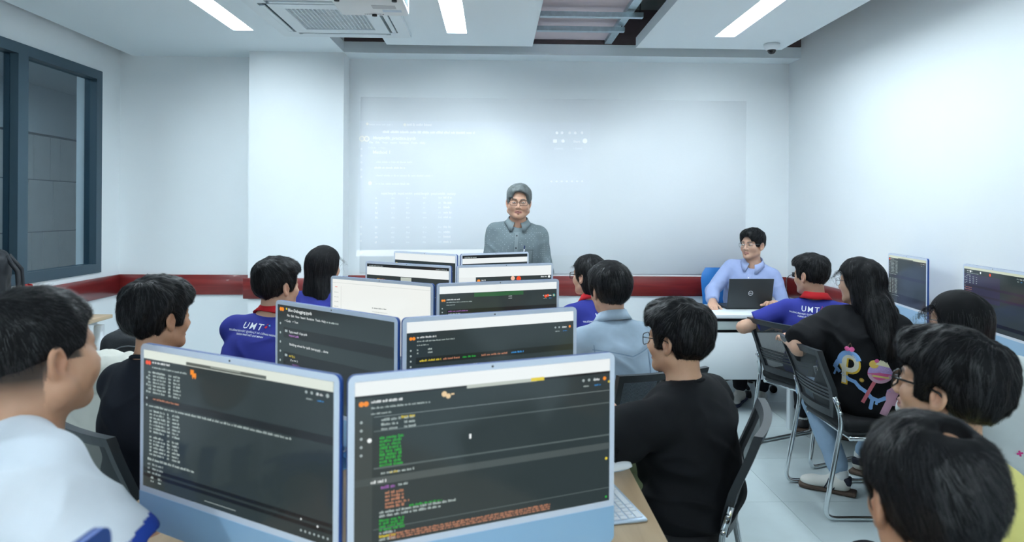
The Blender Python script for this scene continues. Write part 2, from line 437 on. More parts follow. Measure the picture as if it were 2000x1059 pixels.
# strip lamps
M_lamp = mat_emit('lamp_diffuser', LAMP_COL, LAMP)
M_house = mat('lamp_housing_white', (0.9, 0.92, 0.93), 0.5)
names = ['strip lamp in the left ceiling board near the window', 'strip lamp in the middle ceiling board above the lecturer', 'strip lamp in the right ceiling board near the dome camera']
where = ['front', 'rear']
for i, x in enumerate(LIGHTS):
    for j, (a, b) in enumerate(STRIPS):
        lp = empty('strip_lamp', (x, (a + b) / 2, ZC + 0.09), 0, (names[i] if j == 0 else names[i] + ', %s row' % where[j]), 'lamp', 'linear ceiling lamps')
        h = (b - a) / 2
        hs = MB(); hs.box((-0.075, -h, 0.002), (0.075, h, 0.012))
        hs.box((-0.078, -h, -0.086), (-0.0745, h, 0.002)); hs.box((0.0745, -h, -0.086), (0.078, h, 0.002))
        hs.box((-0.075, -h, -0.086), (0.075, -h + 0.003, 0.002)); hs.box((-0.075, h - 0.003, -0.086), (0.075, h, 0.002))
        hs.build('housing', M_house, lp)
        MB().box((-0.072, -h + 0.05, -0.062), (0.072, h - 0.05, -0.054)).build('diffuser', M_lamp, lp)

# open ceiling bay with the lifted pink board and its steel channels
pb = empty('ceiling_hatch_board', (0, 0, ZC + 0.10), 0, 'pink plasterboard above the open ceiling bay, carried by steel channels', 'ceiling panel')
MB().box((0.25, 1.2, 0.03), (0.98, 5.70, 0.045)).build('plasterboard', M_pink, pb)
for x in (0.27, 0.97):
    c = MB(); c.box((x - 0.03, 1.2, -0.002), (x + 0.03, 5.70, 0.03)); c.build('channel', M_zinc, pb)
for y, xe in ((4.76, 1.06), (5.14, 1.0)):
    c = MB(); c.box((0.32, y - 0.022, -0.05), (xe, y + 0.022, -0.04)); c.box((0.32, y - 0.024, -0.05), (xe, y - 0.02, -0.015)); c.box((0.32, y + 0.02, -0.05), (xe, y + 0.024, -0.015))
    c.build('cross_channel', M_zinc, pb)
    MB().cyl((xe - 0.02, y, -0.05), (xe - 0.02, y, 0.36), 0.004, seg=6).build('hanger_rod', M_black_pl, pb)
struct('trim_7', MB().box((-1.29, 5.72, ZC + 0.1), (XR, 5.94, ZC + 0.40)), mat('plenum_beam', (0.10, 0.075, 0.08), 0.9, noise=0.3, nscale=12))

# whiteboard film on the back wall
M_wb = mat('whiteboard_film', (0.88, 0.905, 0.925), 0.33, spec=0.32, coat=0.0, bump=0.18, bscale=260)
wb = MB().rbox((-1.19, YB - 0.008, 0.93), (2.267, YB - 0.0005, 2.493), 0.002, 1).build('whiteboard', M_wb)
tag(wb, 'wide glossy white board covering the wall behind the lecturer', 'whiteboard')
# ---------------------------------------------------------------- desks
M_oak = mat_wood('oak_top', (0.45, 0.31, 0.185), (0.60, 0.445, 0.28), axis=1, scale=10, rough=0.38)
M_steel_w = mat('white_powder_steel', (0.75, 0.79, 0.82), 0.4, 0.1)
M_greysh = mat('grey_laminate', (0.23, 0.27, 0.29), 0.5)
TZ = 0.74
def bench(x0, x1, y0, y1, label, cat='desk', legs_x=None):
    d = empty('computer_desk', ((x0 + x1) / 2, (y0 + y1) / 2, 0), 0, label, cat, 'oak computer desks')
    w, l = (x1 - x0) / 2, (y1 - y0) / 2
    MB().rbox((-w, -l + 0.001, TZ - 0.025), (w, l - 0.001, TZ), 0.003, 2).build('tabletop', M_oak, d)
    for sx in (-1, 1):
        for sy in (-1, 1):
            MB().rbox((sx * (w - 0.06) - 0.025, sy * (l - 0.06) - 0.025, 0), (sx * (w - 0.06) + 0.025, sy * (l - 0.06) + 0.025, TZ - 0.065), 0.003, 1).build('leg', M_steel_w, d)
    for sy in (-1, 1): MB().box((-w + 0.085, sy * (l - 0.06) - 0.02, TZ - 0.065), (w - 0.085, sy * (l - 0.06) + 0.02, TZ - 0.0255)).build('crossbeam', M_steel_w, d)
    return d
bench(-0.92, 0.405, -0.1, 2.0, 'near oak computer desk under the two largest monitors')
bench(-0.92, 0.405, 2.0, 3.4, 'middle oak computer desk under the all-white monitor screen')
bench(-0.92, 0.405, 3.4, 4.8, 'far oak computer desk nearest the standing lecturer')
bench(2.0, 2.64, 0.9, 2.75, 'near oak desk along the right wall with a keyboard on it')
bench(2.0, 2.64, 2.75, 4.6, 'far oak desk along the right wall under two monitors')

# ---------------------------------------------------------------- monitors
M_bez = mat('bezel_white', (0.66, 0.73, 0.84), 0.35)
M_chin = mat('chin_blue', (0.33, 0.55, 0.78), 0.38, 0.1)
M_back = mat('back_blue', (0.02, 0.075, 0.30), 0.35, 0.2)
M_stand = mat('stand_blue', (0.22, 0.42, 0.62), 0.3, 0.5)
M_glass = mat('screen_glass', (0.004, 0.004, 0.005), 0.12, emit=(0.030, 0.044, 0.046), estr=1.0)
M_pix = mat_print('screen_pixels', 1.0)
SW, SH, PTOP = 0.523, 0.294, 0.465
BG = (0.030, 0.044, 0.046)
class Scr(Print):
    """screen coordinates: u 0..1 left to right, v 0..1 top to bottom"""
    def R(s, u0, v0, u1, v1, c, dz=0.0): s.rect((u0 - .5) * SW, (.5 - v1) * SH, (u1 - .5) * SW, (.5 - v0) * SH, c, dz)
    def T(s, u, v, h, t, c, bold=0.0): s.text((u - .5) * SW, (.5 - v) * SH, h * SH * 1.35, t, c, 0.0004, bold)
    def W(s, u, v, h, wd, c, rg): s.words((u - .5) * SW, (.5 - v) * SH, h * SH, wd * SW, c, rg, 0.0004)
    def D(s, u, v, r, c): s.disc((u - .5) * SW, (.5 - v) * SH, r * SH, c, 0.0004)
WHT = (0.85, 0.9, 0.9); GRY = (0.35, 0.42, 0.42); TXT = (0.46, 0.55, 0.53); DK = (0.012, 0.016, 0.018); ORG = (0.9, 0.28, 0.03); RED = (0.9, 0.08, 0.02)
GRN = (0.03, 0.42, 0.06); SAL = (0.55, 0.24, 0.14); PUR = (0.32, 0.12, 0.42); YEL = (0.75, 0.6, 0.05); BLU = (0.05, 0.3, 0.7)
def header(s, rg, v=0.11, red=ORG, ti=None):
    s.D(0.022, v, 0.016, red); s.D(0.038, v, 0.016, red)
    if ti: s.T(0.058, v, 0.020, ti, WHT, 0.006)
    else: s.W(0.055, v, 0.018, 0.11, WHT, rg)
    s.W(0.055, v + 0.035, 0.014, 0.21, TXT, rg); s.W(0.055, v + 0.07, 0.012, 0.07, TXT, rg)
    for k, x in enumerate((0.88, 0.905, 0.93)): s.D(x, v, 0.010, GRY)
    s.W(0.925, v + 0.008, 0.016, 0.03, WHT, rg); s.D(0.975, v, 0.013, ORG if red == ORG else GRY)
    s.W(0.88, v + 0.045, 0.012, 0.03, TXT, rg); s.W(0.93, v + 0.045, 0.012, 0.03, BLU, rg)
    for k in range(5): s.D(0.022, v + 0.11 + 0.05 * k, 0.009, GRY)
def rows(s, rg, u, v, n, dv, cols, c=TXT, h=0.018):
    for k in range(n):
        for (a, w) in cols: s.W(u + a, v + k * dv, h, w * rg.uniform(0.8, 1), c, rg)
def scr_fl(s, rg):
    s.R(0, 0, 1, .062, (0.72, 0.78, 0.70)); s.R(.26, .036, .69, .058, (0.10, 0.12, 0.11), .0002); s.R(.40, .040, .56, .046, (0.4, 0.45, 0.4), .0004)
    header(s, rg, 0.09, RED)
    s.R(.285, .085, .305, .12, ORG, .0003); s.R(.295, .105, .318, .135, ORG, .0003); s.R(.297, .13, .302, .145, ORG, .0003); s.R(.31, .13, .315, .145, ORG, .0003)
    rows(s, rg, .03, .165, 7, .024, [(0, .02), (.03, .085), (.125, .02), (.155, .05)])
    s.R(0, .335, 1, .385, DK, .0001); s.W(.06, .355, .016, .16, SAL, rg)
    s.W(.035, .41, .018, .78, TXT, rg); rows(s, rg, .03, .445, 7, .025, [(0.01, .02), (.035, .08), (.12, .02), (.15, .05)])
    rows(s, rg, .03, .635, 6, .025, [(0.01, .02), (.035, .08), (.12, .02), (.15, .05)])
    s.W(.03, .80, .020, .28, TXT, rg); rows(s, rg, .03, .835, 3, .03, [(0, .02), (.03, .07)], GRY)
    s.R(0, .86, 1, .885, DK, .0001); s.R(0, .90, 1, .925, DK, .0001); rows(s, rg, .05, .93, 2, .025, [(0, .025), (.045, .025)])
    for k in range(7): s.D(.86 + .02 * k, .955, .008, GRY)
    s.R(.37, .965, .54, .969, GRY, .0003); s.D(.86, .885, .006, WHT); s.D(.935, .90, .007, WHT)
def scr_fr(s, rg):
    s.R(0, 0, 1, .085, WHT); s.R(0, .085, .40, .095, DK, .0002); s.R(.40, .083, .68, .105, (0.5, 0.55, 0.5), .0002); s.R(.655, .080, .71, .103, YEL, .0004); s.R(.71, .085, 1, .10, DK, .0002)
    header(s, rg, .135, ORG, None)
    s.D(.315, .125, .018, (0.8, 0.6, 0.35)); s.D(.33, .14, .016, (0.8, 0.6, 0.35)); s.R(.34, .125, .352, .135, (0.8, 0.6, 0.35), .0004)
    s.R(0, .105, .06, 1, (0.045, 0.06, 0.06), .0001)
    s.R(.065, .22, 1, .222, GRY, .0002); rows(s, rg, .09, .25, 3, .028, [(0, .07), (.08, .05)]); s.W(.16, .245, .02, .05, YEL, rg)
    s.R(.065, .305, 1, .312, (0.1, 0.13, 0.13), .0002)
    for k in range(9): s.W(.085, .36 + .021 * k, .021, .085 - .003 * (k % 4), GRN, rg)
    s.D(.05, .36, .014, WHT); s.R(.41, .40, .418, .43, WHT, .0003)
    s.R(.065, .53, 1, .54, (0.1, 0.13, 0.13), .0002); s.W(.09, .575, .018, .12, TXT, rg); s.W(.12, .575, .018, .03, YEL, rg)
    s.R(0, .59, 1, .635, (0.075, 0.095, 0.095), .0001); s.W(.055, .625, .02, .055, WHT, rg)
    s.W(.09, .665, .022, .05, PUR, rg); s.W(.15, .66, .018, .04, TXT, rg)
    for k in range(5): s.W(.105, .70 + .022 * k, .020, .07 + .02 * (k == 3), SAL, rg)
    s.W(.085, .815, .018, .28, TXT, rg); s.W(.19, .80, .016, .12, GRN, rg); s.W(.085, .838, .018, .22, TXT, rg)
    for k in range(4): s.W(.085, .865 + .019 * k, .019, .09, GRN, rg)
    for k in range(3): s.W(.085, .942 + .02 * k, .018, .06, YEL if k == 1 else TXT, rg)
    s.R(.065, .905, 1, .91, (0.1, 0.13, 0.13), .0002)
    for k in range(3): s.W(.12, .955 + .014 * k, .014, .62, SAL, rg)
    s.D(.995, .16, .008, YEL); s.D(.985, .70, .010, YEL); s.D(.985, .97, .008, GRN)
def scr_2l(s, rg):
    s.D(.033, .045, .022, ORG); s.D(.052, .045, .022, ORG); s.D(.09, .035, .012, YEL)
    s.T(.105, .06, .034, 'Bloc-Debugging.ipynb', WHT, 0.012); s.D(.315, .045, .008, GRY)
    s.T(.095, .115, .026, 'File  Edit  View  Insert  Runtime  Tools  Help', WHT, 0.004); s.W(.46, .115, .022, .11, TXT, rg)
    s.T(.07, .175, .026, '+ Code   + Text', WHT)
    for k in range(5): s.D(.03, .20 + .10 * k, .013, GRY)
    s.R(.06, .235, 1, .345, DK, .0001); s.R(.075, .26, .10, .285, GRY, .0003)
    s.T(.115, .285, .026, '%pip install -Uqq ipdb', WHT); s.T(.115, .325, .026, 'import ipdb', (0.6, 0.25, 0.7))
    s.T(.12, .42, .028, 'Building wheel for ipdb (setup.py) ... done', WHT)
    s.R(.06, .50, 1, .9, DK, .0001); s.R(.075, .52, .10, .545, GRY, .0003)
    for k, (t, c) in enumerate((('def f(n):', YEL), ('   if n == 1:', WHT), ('      return n', PUR), ('', WHT), ('arr = [5, 2]', WHT), ('for i in range(1, n):', YEL))): s.T(.115, .545 + .042 * k, .026, t or ' ', c)
def scr_2r(s, rg):
    s.R(0, 0, 1, .10, WHT); header(s, rg, .155)
    rows(s, rg, .055, .27, 2, .03, [(0, .01), (.06, .03)])
    s.R(.05, .335, 1, .395, (0.018, 0.024, 0.022), .0001)
    s.W(.07, .375, .02, .12, YEL, rg); s.W(.20, .375, .02, .10, SAL, rg); s.W(.31, .375, .02, .08, GRN, rg); s.W(.42, .375, .02, .16, SAL, rg); s.W(.60, .375, .02, .08, BLU, rg)
    rows(s, rg, .06, .46, 14, .036, [(0, .012), (.035, .03), (.10, .06), (.175, .018), (.2, .04), (.25, .04), (.30, .04)], WHT, .026)
def scr_3l(s, rg):
    s.R(0, 0, 1, 1, (0.86, 0.89, 0.86)); s.R(0, .05, 1, .055, (0.6, 0.65, 0.62), .0002); s.W(.03, .12, .016, .03, RED, rg)
    for k in range(7): s.W(.02, .2 + .07 * k, .012, .05, (0.55, 0.58, 0.56), rg)
    s.R(.095, .10, .098, 1, (0.6, 0.62, 0.6), .0002)
    s.T(.42, .38, .026, 'To-do list is empty', (0.3, 0.32, 0.32)) if False else s.W(.43, .38, .022, .15, (0.35, 0.38, 0.37), rg); s.W(.43, .43, .012, .16, (0.6, 0.62, 0.6), rg)
def scr_3r(s, rg):
    s.R(0, 0, 1, .10, WHT); s.R(.28, .105, .7, .16, (0.03, 0.12, 0.05), .0001); header(s, rg, .19)
    s.D(.90, .20, .022, RED); s.D(.92, .19, .02, RED); s.R(.57, .17, .60, .175, WHT, .0003); s.R(.57, .20, .60, .205, WHT, .0003); s.D(.975, .19, .02, (0.02, 0.5, 0.5))
    s.R(.06, .32, 1, .40, DK, .0001); s.W(.07, .35, .02, .16, PUR, rg); s.W(.07, .385, .02, .1, TXT, rg)
    s.R(.06, .43, 1, .60, DK, .0001); s.W(.07, .46, .02, .05, GRN, rg); rows(s, rg, .07, .50, 3, .032, [(0, .18)], TXT, .02); s.W(.20, .53, .02, .1, YEL, rg)
    rows(s, rg, .10, .66, 9, .033, [(0, .045), (.055, .045), (.11, .045), (.165, .045), (.22, .045)], WHT, .022)
    s.R(.45, .60, .66, .76, (0.02, 0.16, 0.07), .0001); s.R(.61, .64, .64, .72, (0.02, 0.08, 0.05), .0003)
def scr_4l(s, rg):
    s.R(0, 0, 1, .055, DK); s.W(.03, .045, .02, .18, TXT, rg); s.W(.85, .045, .02, .13, TXT, rg); s.R(0, .055, 1, .21, WHT, .0001)
    s.R(.43, .22, .56, .32, (0.5, 0.55, 0.5), .0003); rows(s, rg, .08, .30, 4, .055, [(0, .03), (.05, .12)], SAL, .035); s.W(.13, .30, .03, .05, YEL, rg)
    rows(s, rg, .05, .62, 5, .06, [(0, .17)], WHT, .04); s.R(.03, .54, 1, .55, GRY, .0002)
def scr_4r(s, rg):
    s.R(0, 0, 1, .18, WHT); s.R(0, .18, .175, 1, (0.8, 0.84, 0.84)); s.D(.205, .25, .03, ORG); s.W(.235, .25, .03, .05, WHT, rg); s.W(.225, .31, .024, .2, TXT, rg)
    s.D(.57, .22, .04, (0.9, 0.55, 0.4)); s.D(.635, .23, .045, RED); s.W(.88, .22, .025, .08, WHT, rg); s.D(.975, .21, .025, WHT); s.W(.88, .33, .02, .06, TXT, rg)
    rows(s, rg, .22, .48, 8, .06, [(0, .03), (.05, .025)], WHT, .04)
def scr_5l(s, rg):
    s.R(0, 0, 1, .16, WHT); s.D(.03, .27, .05, YEL); s.W(.05, .28, .04, .12, TXT, rg); s.D(.22, .29, .04, WHT); s.D(.76, .36, .05, RED); s.W(.88, .36, .04, .09, TXT, rg)
    s.W(.03, .36, .03, .2, TXT, rg); s.W(.45, .75, .04, .06, TXT, rg); s.W(.03, .62, .03, .1, TXT, rg)
def scr_5r(s, rg):
    s.R(0, 0, 1, .07, DK); s.W(.03, .06, .03, .18, TXT, rg); s.R(0, .07, 1, .19, WHT); s.W(.03, .55, .05, .06, WHT, rg); s.W(.10, .54, .05, .05, YEL, rg); s.W(.85, .36, .03, .1, TXT, rg)
def scr_r1(s, rg):
    s.R(0, 0, 1, .05, (0.60, 0.66, 0.52)); s.R(.28, .035, .68, .055, (0.12, 0.14, 0.12), .0002); header(s, rg, .08, RED)
    rows(s, rg, .03, .15, 8, .03, [(0, .02), (.05, .10), (.18, .06)]); s.R(0, .40, 1, .46, (0.02, 0.025, 0.035), .0001); s.W(.03, .40, .015, .2, TXT, rg)
    rows(s, rg, .03, .50, 11, .03, [(0, .05), (.08, .05), (.15, .08)]); s.R(.25, .80, 1, .98, DK, .0001); s.R(.1, .84, .3, .845, GRY, .0003)
def scr_r2(s, rg):
    s.R(0, 0, 1, .04, (0.60, 0.66, 0.52)); header(s, rg, .075, (0.05, 0.06, 0.06)); s.D(.12, .075, .02, WHT); s.D(.30, .075, .02, WHT); s.D(.46, .085, .025, RED)
    s.R(0, .12, .62, .56, (0.035, 0.035, 0.07), .0001); rows(s, rg, .04, .17, 4, .035, [(0, .03), (.06, .03), (.12, .03), (.18, .03)]); rows(s, rg, .03, .36, 4, .035, [(0, .12)], SAL, .014)
    s.R(0, .30, 1, .34, (0.03, 0.03, 0.05), .0002); s.R(0, .45, 1, .49, (0.03, 0.03, 0.05), .0002); s.R(0, .86, 1, .92, DK, .0002)
def monitor(pl, pr_, label, fn, seed, ztop=None, w=None):
    """pl, pr_: ground positions of the left and right edge of the panel"""
    a = math.atan2(pr_[1] - pl[1], pr_[0] - pl[0]); c = ((pl[0] + pr_[0]) / 2, (pl[1] + pr_[1]) / 2)
    W = 0.547 if w is None else w
    d = empty('desktop_monitor', (c[0], c[1], TZ), a, label, 'monitor', 'blue all-in-one desktop monitors')
    dz = 0.0 if ztop is None else ztop - TZ - PTOP
    z0, z1 = 0.07 + dz, PTOP + dz; zc = (z0 + z1) / 2; H = z1 - z0
    pa = MB().prism(rrect(W, H, 0.014, 5, 0, zc), -0.0055, 0.0045, 0, XZ, True).build('back_shell', M_back, d)
    MB().prism(rrect(W - 0.0006, H, 0.014, 5, 0, zc), 0.0045, 0.006, 0, XZ, True).build('bezel', M_bez, d)
    zs0 = z1 - 0.0125 - SH - 0.013
    ch = [(x, z) for x, z in rrect(W, 0.1, 0.014, 5, 0, z0 + 0.05) if z < z0 + 0.05]
    ch = [p for p in ch if p[0] < 0][::-1][::-1] + [p for p in ch if p[0] > 0]
    ch = sorted([p for p in ch if p[0] < 0], key=lambda p: (-p[1], p[0])) + sorted([p for p in ch if p[0] > 0], key=lambda p: (p[1], p[0])) 
    ch = [(-W / 2, zs0)] + ch + [(W / 2, zs0)]
    MB().prism(ch, 0.006, 0.0068, 0, XZ).build('chin', M_chin, d)
    k = W / 0.547
    sc = MB().box((-SW * k / 2, -0.0066, z1 - 0.0125 - SH), (SW * k / 2, -0.0060, z1 - 0.0125)).build('screen', M_glass, d)
    p = Scr(); fn(p, random.Random(seed))
    p.build('screen_picture', M_pix, sc, Matrix(((k, 0, 0, 0), (0, 0, -1, -0.0067), (0, 1, 0, z1 - 0.0125 - SH / 2), (0, 0, 0, 1))))
    MB().cyl((0, -0.0058, z1 - 0.0062), (0, -0.0066, z1 - 0.0062), 0.0022, seg=10).build('webcam', M_black_pl, d)
    st = MB(); st.rbox((-0.065, -0.085, 0), (0.065, 0.055, 0.005), 0.002, 1)
    st.prism([(0.049, 0.004), (0.055, 0.004), (0.020, 0.26), (0.014, 0.26)], -0.065, 0.065, 0, Matrix(((0, 0, 1, 0), (1, 0, 0, 0), (0, 1, 0, 0), (0, 0, 0, 1))))
    st.box((-0.05, 0.004, 0.20), (0.05, 0.02, 0.25))
    so = st.build('stand', M_stand, d)
    MB().tube([(0.013 * math.cos(t * 0.5236), 0.041, 0.04 + 0.013 * math.sin(t * 0.5236)) for t in range(12)], 0.003, 6, closed=True).build('cable_hole_ring', M_white_pl, so)
    return d
# panel edges on the desk plan (left edge, right edge)
monitor((-0.765, 1.475), (-0.267, 1.187), 'large foreground monitor on the left with tables of pale text', scr_fl, 1, w=0.572)
monitor((-0.362, 0.632), (-0.385, 0.09), 'nearest monitor at the bottom left corner, only its blue top edge showing', scr_5r, 13)
monitor((-0.252, 1.187), (0.246, 1.384), 'large foreground monitor on the right with green and orange code', scr_fr, 2)
monitor((-0.698, 2.168), (-0.255, 1.813), 'second-row monitor on the left showing a dark notebook that installs a package', scr_2l, 3, w=0.566)
monitor((-0.248, 1.813), (0.252, 2.034), 'second-row monitor on the right with a white bar over columns of digits', scr_2r, 4)
monitor((-0.715, 2.957), (-0.234, 2.643), 'monitor in the third row with an almost empty white page', scr_3l, 5, w=0.572)
monitor((-0.228, 2.652), (0.279, 2.858), 'third-row monitor with a green block and code, right of the white page', scr_3r, 6)
monitor((-0.735, 3.795), (-0.206, 3.479), 'fourth-row monitor on the left with a grey pop-up on dark code', scr_4l, 7, w=0.585)
monitor((-0.200, 3.511), (0.333, 3.717), 'fourth-row monitor on the right with a white left margin', scr_4r, 8, w=0.565)
monitor((-0.703, 4.72), (-0.237, 4.381), 'farthest monitor on the left in front of the projected taskbar', scr_5l, 9, w=0.572)
monitor((-0.217, 4.433), (0.239, 4.695), 'farthest monitor on the right, directly in front of the lecturer', scr_5r, 10, w=0.535)
monitor((2.568, 4.258), (2.47, 3.72), 'monitor by the right wall showing its deep blue edge', scr_r1, 11, ztop=1.237)
monitor((2.47, 3.43), (2.375, 2.89), 'monitor by the right wall cut off by the picture edge', scr_r2, 12, ztop=1.234)

# ---------------------------------------------------------------- keyboards, mouse
M_key = mat('key_white', (0.80, 0.83, 0.86), 0.45)
M_alu = mat('keyboard_deck', (0.55, 0.66, 0.78), 0.35, 0.3)
def keyboard(loc, rz, label):
    k = empty('keyboard', loc, rz, label, 'keyboard', 'white desktop keyboards')
    MB().rbox((-0.14, -0.058, 0.0), (0.14, 0.058, 0.008), 0.0035, 2).build('deck', M_alu, k)
    proto = None
    for r_ in range(5):
        widths = [0.0172] * 14 if r_ else [0.035, 0.0172, 0.0172, 0.088, 0.0172, 0.0172, 0.0172, 0.0172]
        x = -0.131
        for w in widths:
            y = -0.048 + r_ * 0.0197
            MB().rbox((x, y, 0.008), (x + w - 0.0018, y + 0.0165, 0.0105), 0.001, 1, smooth=False).build('key', M_key, k)
            x += w + 0.0016
    return k
keyboard((0.295, 1.74, TZ), R(102), 'white keyboard on the near desk beside the mouse')
keyboard((2.12, 2.62, TZ), R(85), 'white keyboard on the desk along the right wall')
ms = empty('computer_mouse', (0.362, 1.955, TZ), R(115), 'white wireless mouse on the near oak desk', 'mouse')
pts = []
for i in range(13):
    v = i / 12; y = -0.056 + 0.112 * v; hw = 0.029 * (max(0, 1 - (2 * v - 1) ** 4)) ** 0.5 + 0.0005; hz = 0.021 * (max(0, math.sin(math.pi * (0.04 + 0.92 * v)))) ** 0.6
    pts.append([(hw * math.cos(math.pi * j / 10), y, 0.004 + hz * math.sin(math.pi * j / 10)) for j in range(11)])
MB().grid(pts).build('shell', mat('mouse_gloss', (0.85, 0.87, 0.9), 0.15, coat=0.5), ms)
MB().prism([(p[0], p[1]) for p in [(0.028 * math.cos(a * 0.314), 0.055 * math.sin(a * 0.314)) for a in range(20)]], 0.0, 0.005).build('base', M_alu, ms)

# ---------------------------------------------------------------- chairs
M_cplast = mat('chair_plastic', (0.028, 0.033, 0.038), 0.42)
M_net = mat_net('chair_net', (0.02, 0.024, 0.028), 260, 0.5)
M_cush = mat('seat_fabric', (0.012, 0.013, 0.015), 0.85, bump=0.3, bscale=500)
PROF = [(-0.335, 0.825), (-0.306, 0.745), (-0.262, 0.64), (-0.242, 0.56), (-0.232, 0.485)]
def backp(t):
    """point on the back profile, t 0 top .. 1 bottom"""
    f = t * (len(PROF) - 1); i = min(int(f), len(PROF) - 2); u = f - i
    return PROF[i][0] * (1 - u) + PROF[i + 1][0] * u, PROF[i][1] * (1 - u) + PROF[i + 1][1] * u
def backw(t): return 0.225 - 0.012 * t - 0.035 * max(0, t - 0.6) / 0.4
def backpt(s, t, off=0.0):
    y, z = backp(t); x = s * backw(t); return (x, y + 0.025 * (1 - s * s) * -1 + off, z)
def make_chair(label):
    c = empty('visitor_chair', (0, 0, 0), 0, label, 'chair', 'black mesh-back visitor chairs')
    fr = MB(); n = 14
    for s in (-1, 1):
        ring = []
        for i in range(n + 1):
            t = i / n; w = 0.024 if t < 0.55 else 0.03
            y, z = backp(t); x0 = s * backw(t); x1 = s * (backw(t) - w)
            ring.append([(x0, y - 0.014, z), (x0, y + 0.012, z), (x1, y + 0.008, z), (x1, y - 0.018, z), (x0, y - 0.014, z)])
        fr.grid(ring, smooth=False)
    def bar(t0, t1, th=0.02, m=12):
        rg_ = []
        for j in range(m + 1):
            s = -1 + 2 * j / m; a = backpt(s, t0); b = backpt(s, t1)
            rg_.append([(a[0], a[1] - th / 2, a[2]), (a[0], a[1] + th / 2, a[2]), (b[0], b[1] + th / 2, b[2]), (b[0], b[1] - th / 2, b[2]), (a[0], a[1] - th / 2, a[2])])
        return rg_
    fr.grid(bar(0.0, 0.10, 0.026), smooth=False); fr.grid(bar(0.88, 1.0, 0.024), smooth=False)
    bf = fr.build('back_frame', M_cplast, c)
    MB().grid([[backpt(-0.93 + 1.86 * i / 12, 0.06 + 0.86 * j / 16) for j in range(17)] for i in range(13)]).build('back_net', M_net, c)
    for k in range(4): 
        t0 = 0.52 + 0.058 * k; MB().grid(bar(t0, t0 + 0.036, 0.012), smooth=False).build('lumbar_slat', M_cplast, c)
    se = MB()
    se.rbox((-0.235, -0.215, 0.425), (0.235, 0.25, 0.485), 0.028, 4); se.build('seat', M_cush, c)
    MB().rbox((-0.22, -0.2, 0.405), (0.22, 0.235, 0.43), 0.008, 1).build('seat_pan', M_cplast, c)
    for s in (-1, 1):
        x = s * 0.228
        path = fillet([(s * 0.218, -0.258, 0.60), (x, -0.225, 0.49), (x, -0.31, 0.0125), (x, 0.27, 0.0125), (x, 0.215, 0.40), (x, -0.19, 0.40)], 0.06, 6)
        MB().tube(path, 0.0115, 10).build('leg', M_chrome, c)
        for zz, yy in ((0.575, -0.25), (0.525, -0.236)): MB().cyl((s * 0.222, yy, zz), (s * 0.242, yy, zz), 0.008, seg=10).build('bolt', M_chrome, c)
    for y in (-0.17, 0.19): MB().cyl((-0.228, y, 0.395), (0.228, y, 0.395), 0.010, seg=8).build('crossbar', M_chrome, c)
    return c
_ch0 = [None]
def chair(x, y, yaw, label):
    if _ch0[0] is None: o = make_chair(label); _ch0[0] = o
    else: o = copy_tree(_ch0[0]); o['label'] = label
    o.location = (x, y, 0); o.rotation_euler = (0, 0, -R(yaw)); return o
# ---------------------------------------------------------------- implicit surfaces for people and cloth
def _v(p): return np.array(p, dtype=np.float64)
def _f(p): return np.array(p, dtype=np.float32)
def smin(a, b, k):
    h = np.clip(k - np.abs(a - b), 0, None) / k
    return np.minimum(a, b) - h * h * k * 0.25
def smax(a, b, k): return -smin(-a, -b, k)
class Prim:
    def bbox(s): return s.lo, s.hi
class Ell(Prim):
    def __init__(s, c, r, rot=None, k=0.02, sub=False):
        s.c = _f(c); s.r = _f(r); s.rot = _f(np.eye(3) if rot is None else rot); s.k = k; s.sub = sub
        e = np.sqrt(((s.rot * s.r) ** 2).sum(1)); s.lo, s.hi = s.c - e, s.c + e
    def xf(s, Rm, t): return Ell(Rm @ s.c + t, s.r, Rm @ s.rot, s.k, s.sub)
    def d(s, P):
        q = (P - s.c) @ s.rot; k0 = np.sqrt(((q / s.r) ** 2).sum(-1)) + 1e-9; k1 = np.sqrt(((q / (s.r * s.r)) ** 2).sum(-1)) + 1e-9
        return k0 * (k0 - 1) / k1
class Cap(Prim):
    def __init__(s, a, b, ra, rb=None, k=0.02, sub=False):
        s.a = _f(a); s.b = _f(b); s.ra = ra; s.rb = ra if rb is None else rb; s.k = k; s.sub = sub
        m = max(s.ra, s.rb); s.lo = np.minimum(s.a, s.b) - m; s.hi = np.maximum(s.a, s.b) + m
    def xf(s, Rm, t): return Cap(Rm @ s.a + t, Rm @ s.b + t, s.ra, s.rb, s.k, s.sub)
    def d(s, P):
        ab = s.b - s.a; t = np.clip(((P - s.a) @ ab) / (ab @ ab + 1e-12), 0, 1)
        return np.sqrt(((P - s.a - t[..., None] * ab) ** 2).sum(-1)) - (s.ra + (s.rb - s.ra) * t)
class RB(Prim):
    """rounded box"""
    def __init__(s, c, h, r=0.01, rot=None, k=0.01, sub=False):
        s.c = _f(c); s.h = _f(h); s.r = r; s.rot = _f(np.eye(3) if rot is None else rot); s.k = k; s.sub = sub
        e = np.abs(s.rot) @ s.h + 0.001; s.lo, s.hi = s.c - e, s.c + e
    def xf(s, Rm, t): return RB(Rm @ s.c + t, s.h, s.r, Rm @ s.rot, s.k, s.sub)
    def d(s, P):
        q = np.abs((P - s.c) @ s.rot) - (s.h - s.r)
        return np.sqrt((np.maximum(q, 0) ** 2).sum(-1)) + np.minimum(q.max(-1), 0) - s.r
class Cut(Prim):
    """half space removed: keeps (P-p).n < 0"""
    def __init__(s, p, n, k=0.006): s.p = _f(p); s.n = _f(_v(n) / np.linalg.norm(n)); s.k = k; s.lo = None; s.sub = True
    def xf(s, Rm, t): return Cut(Rm @ s.p + t, Rm @ s.n, s.k)
    def d(s, P): return -((P - s.p) @ s.n)
FAR = 0.08
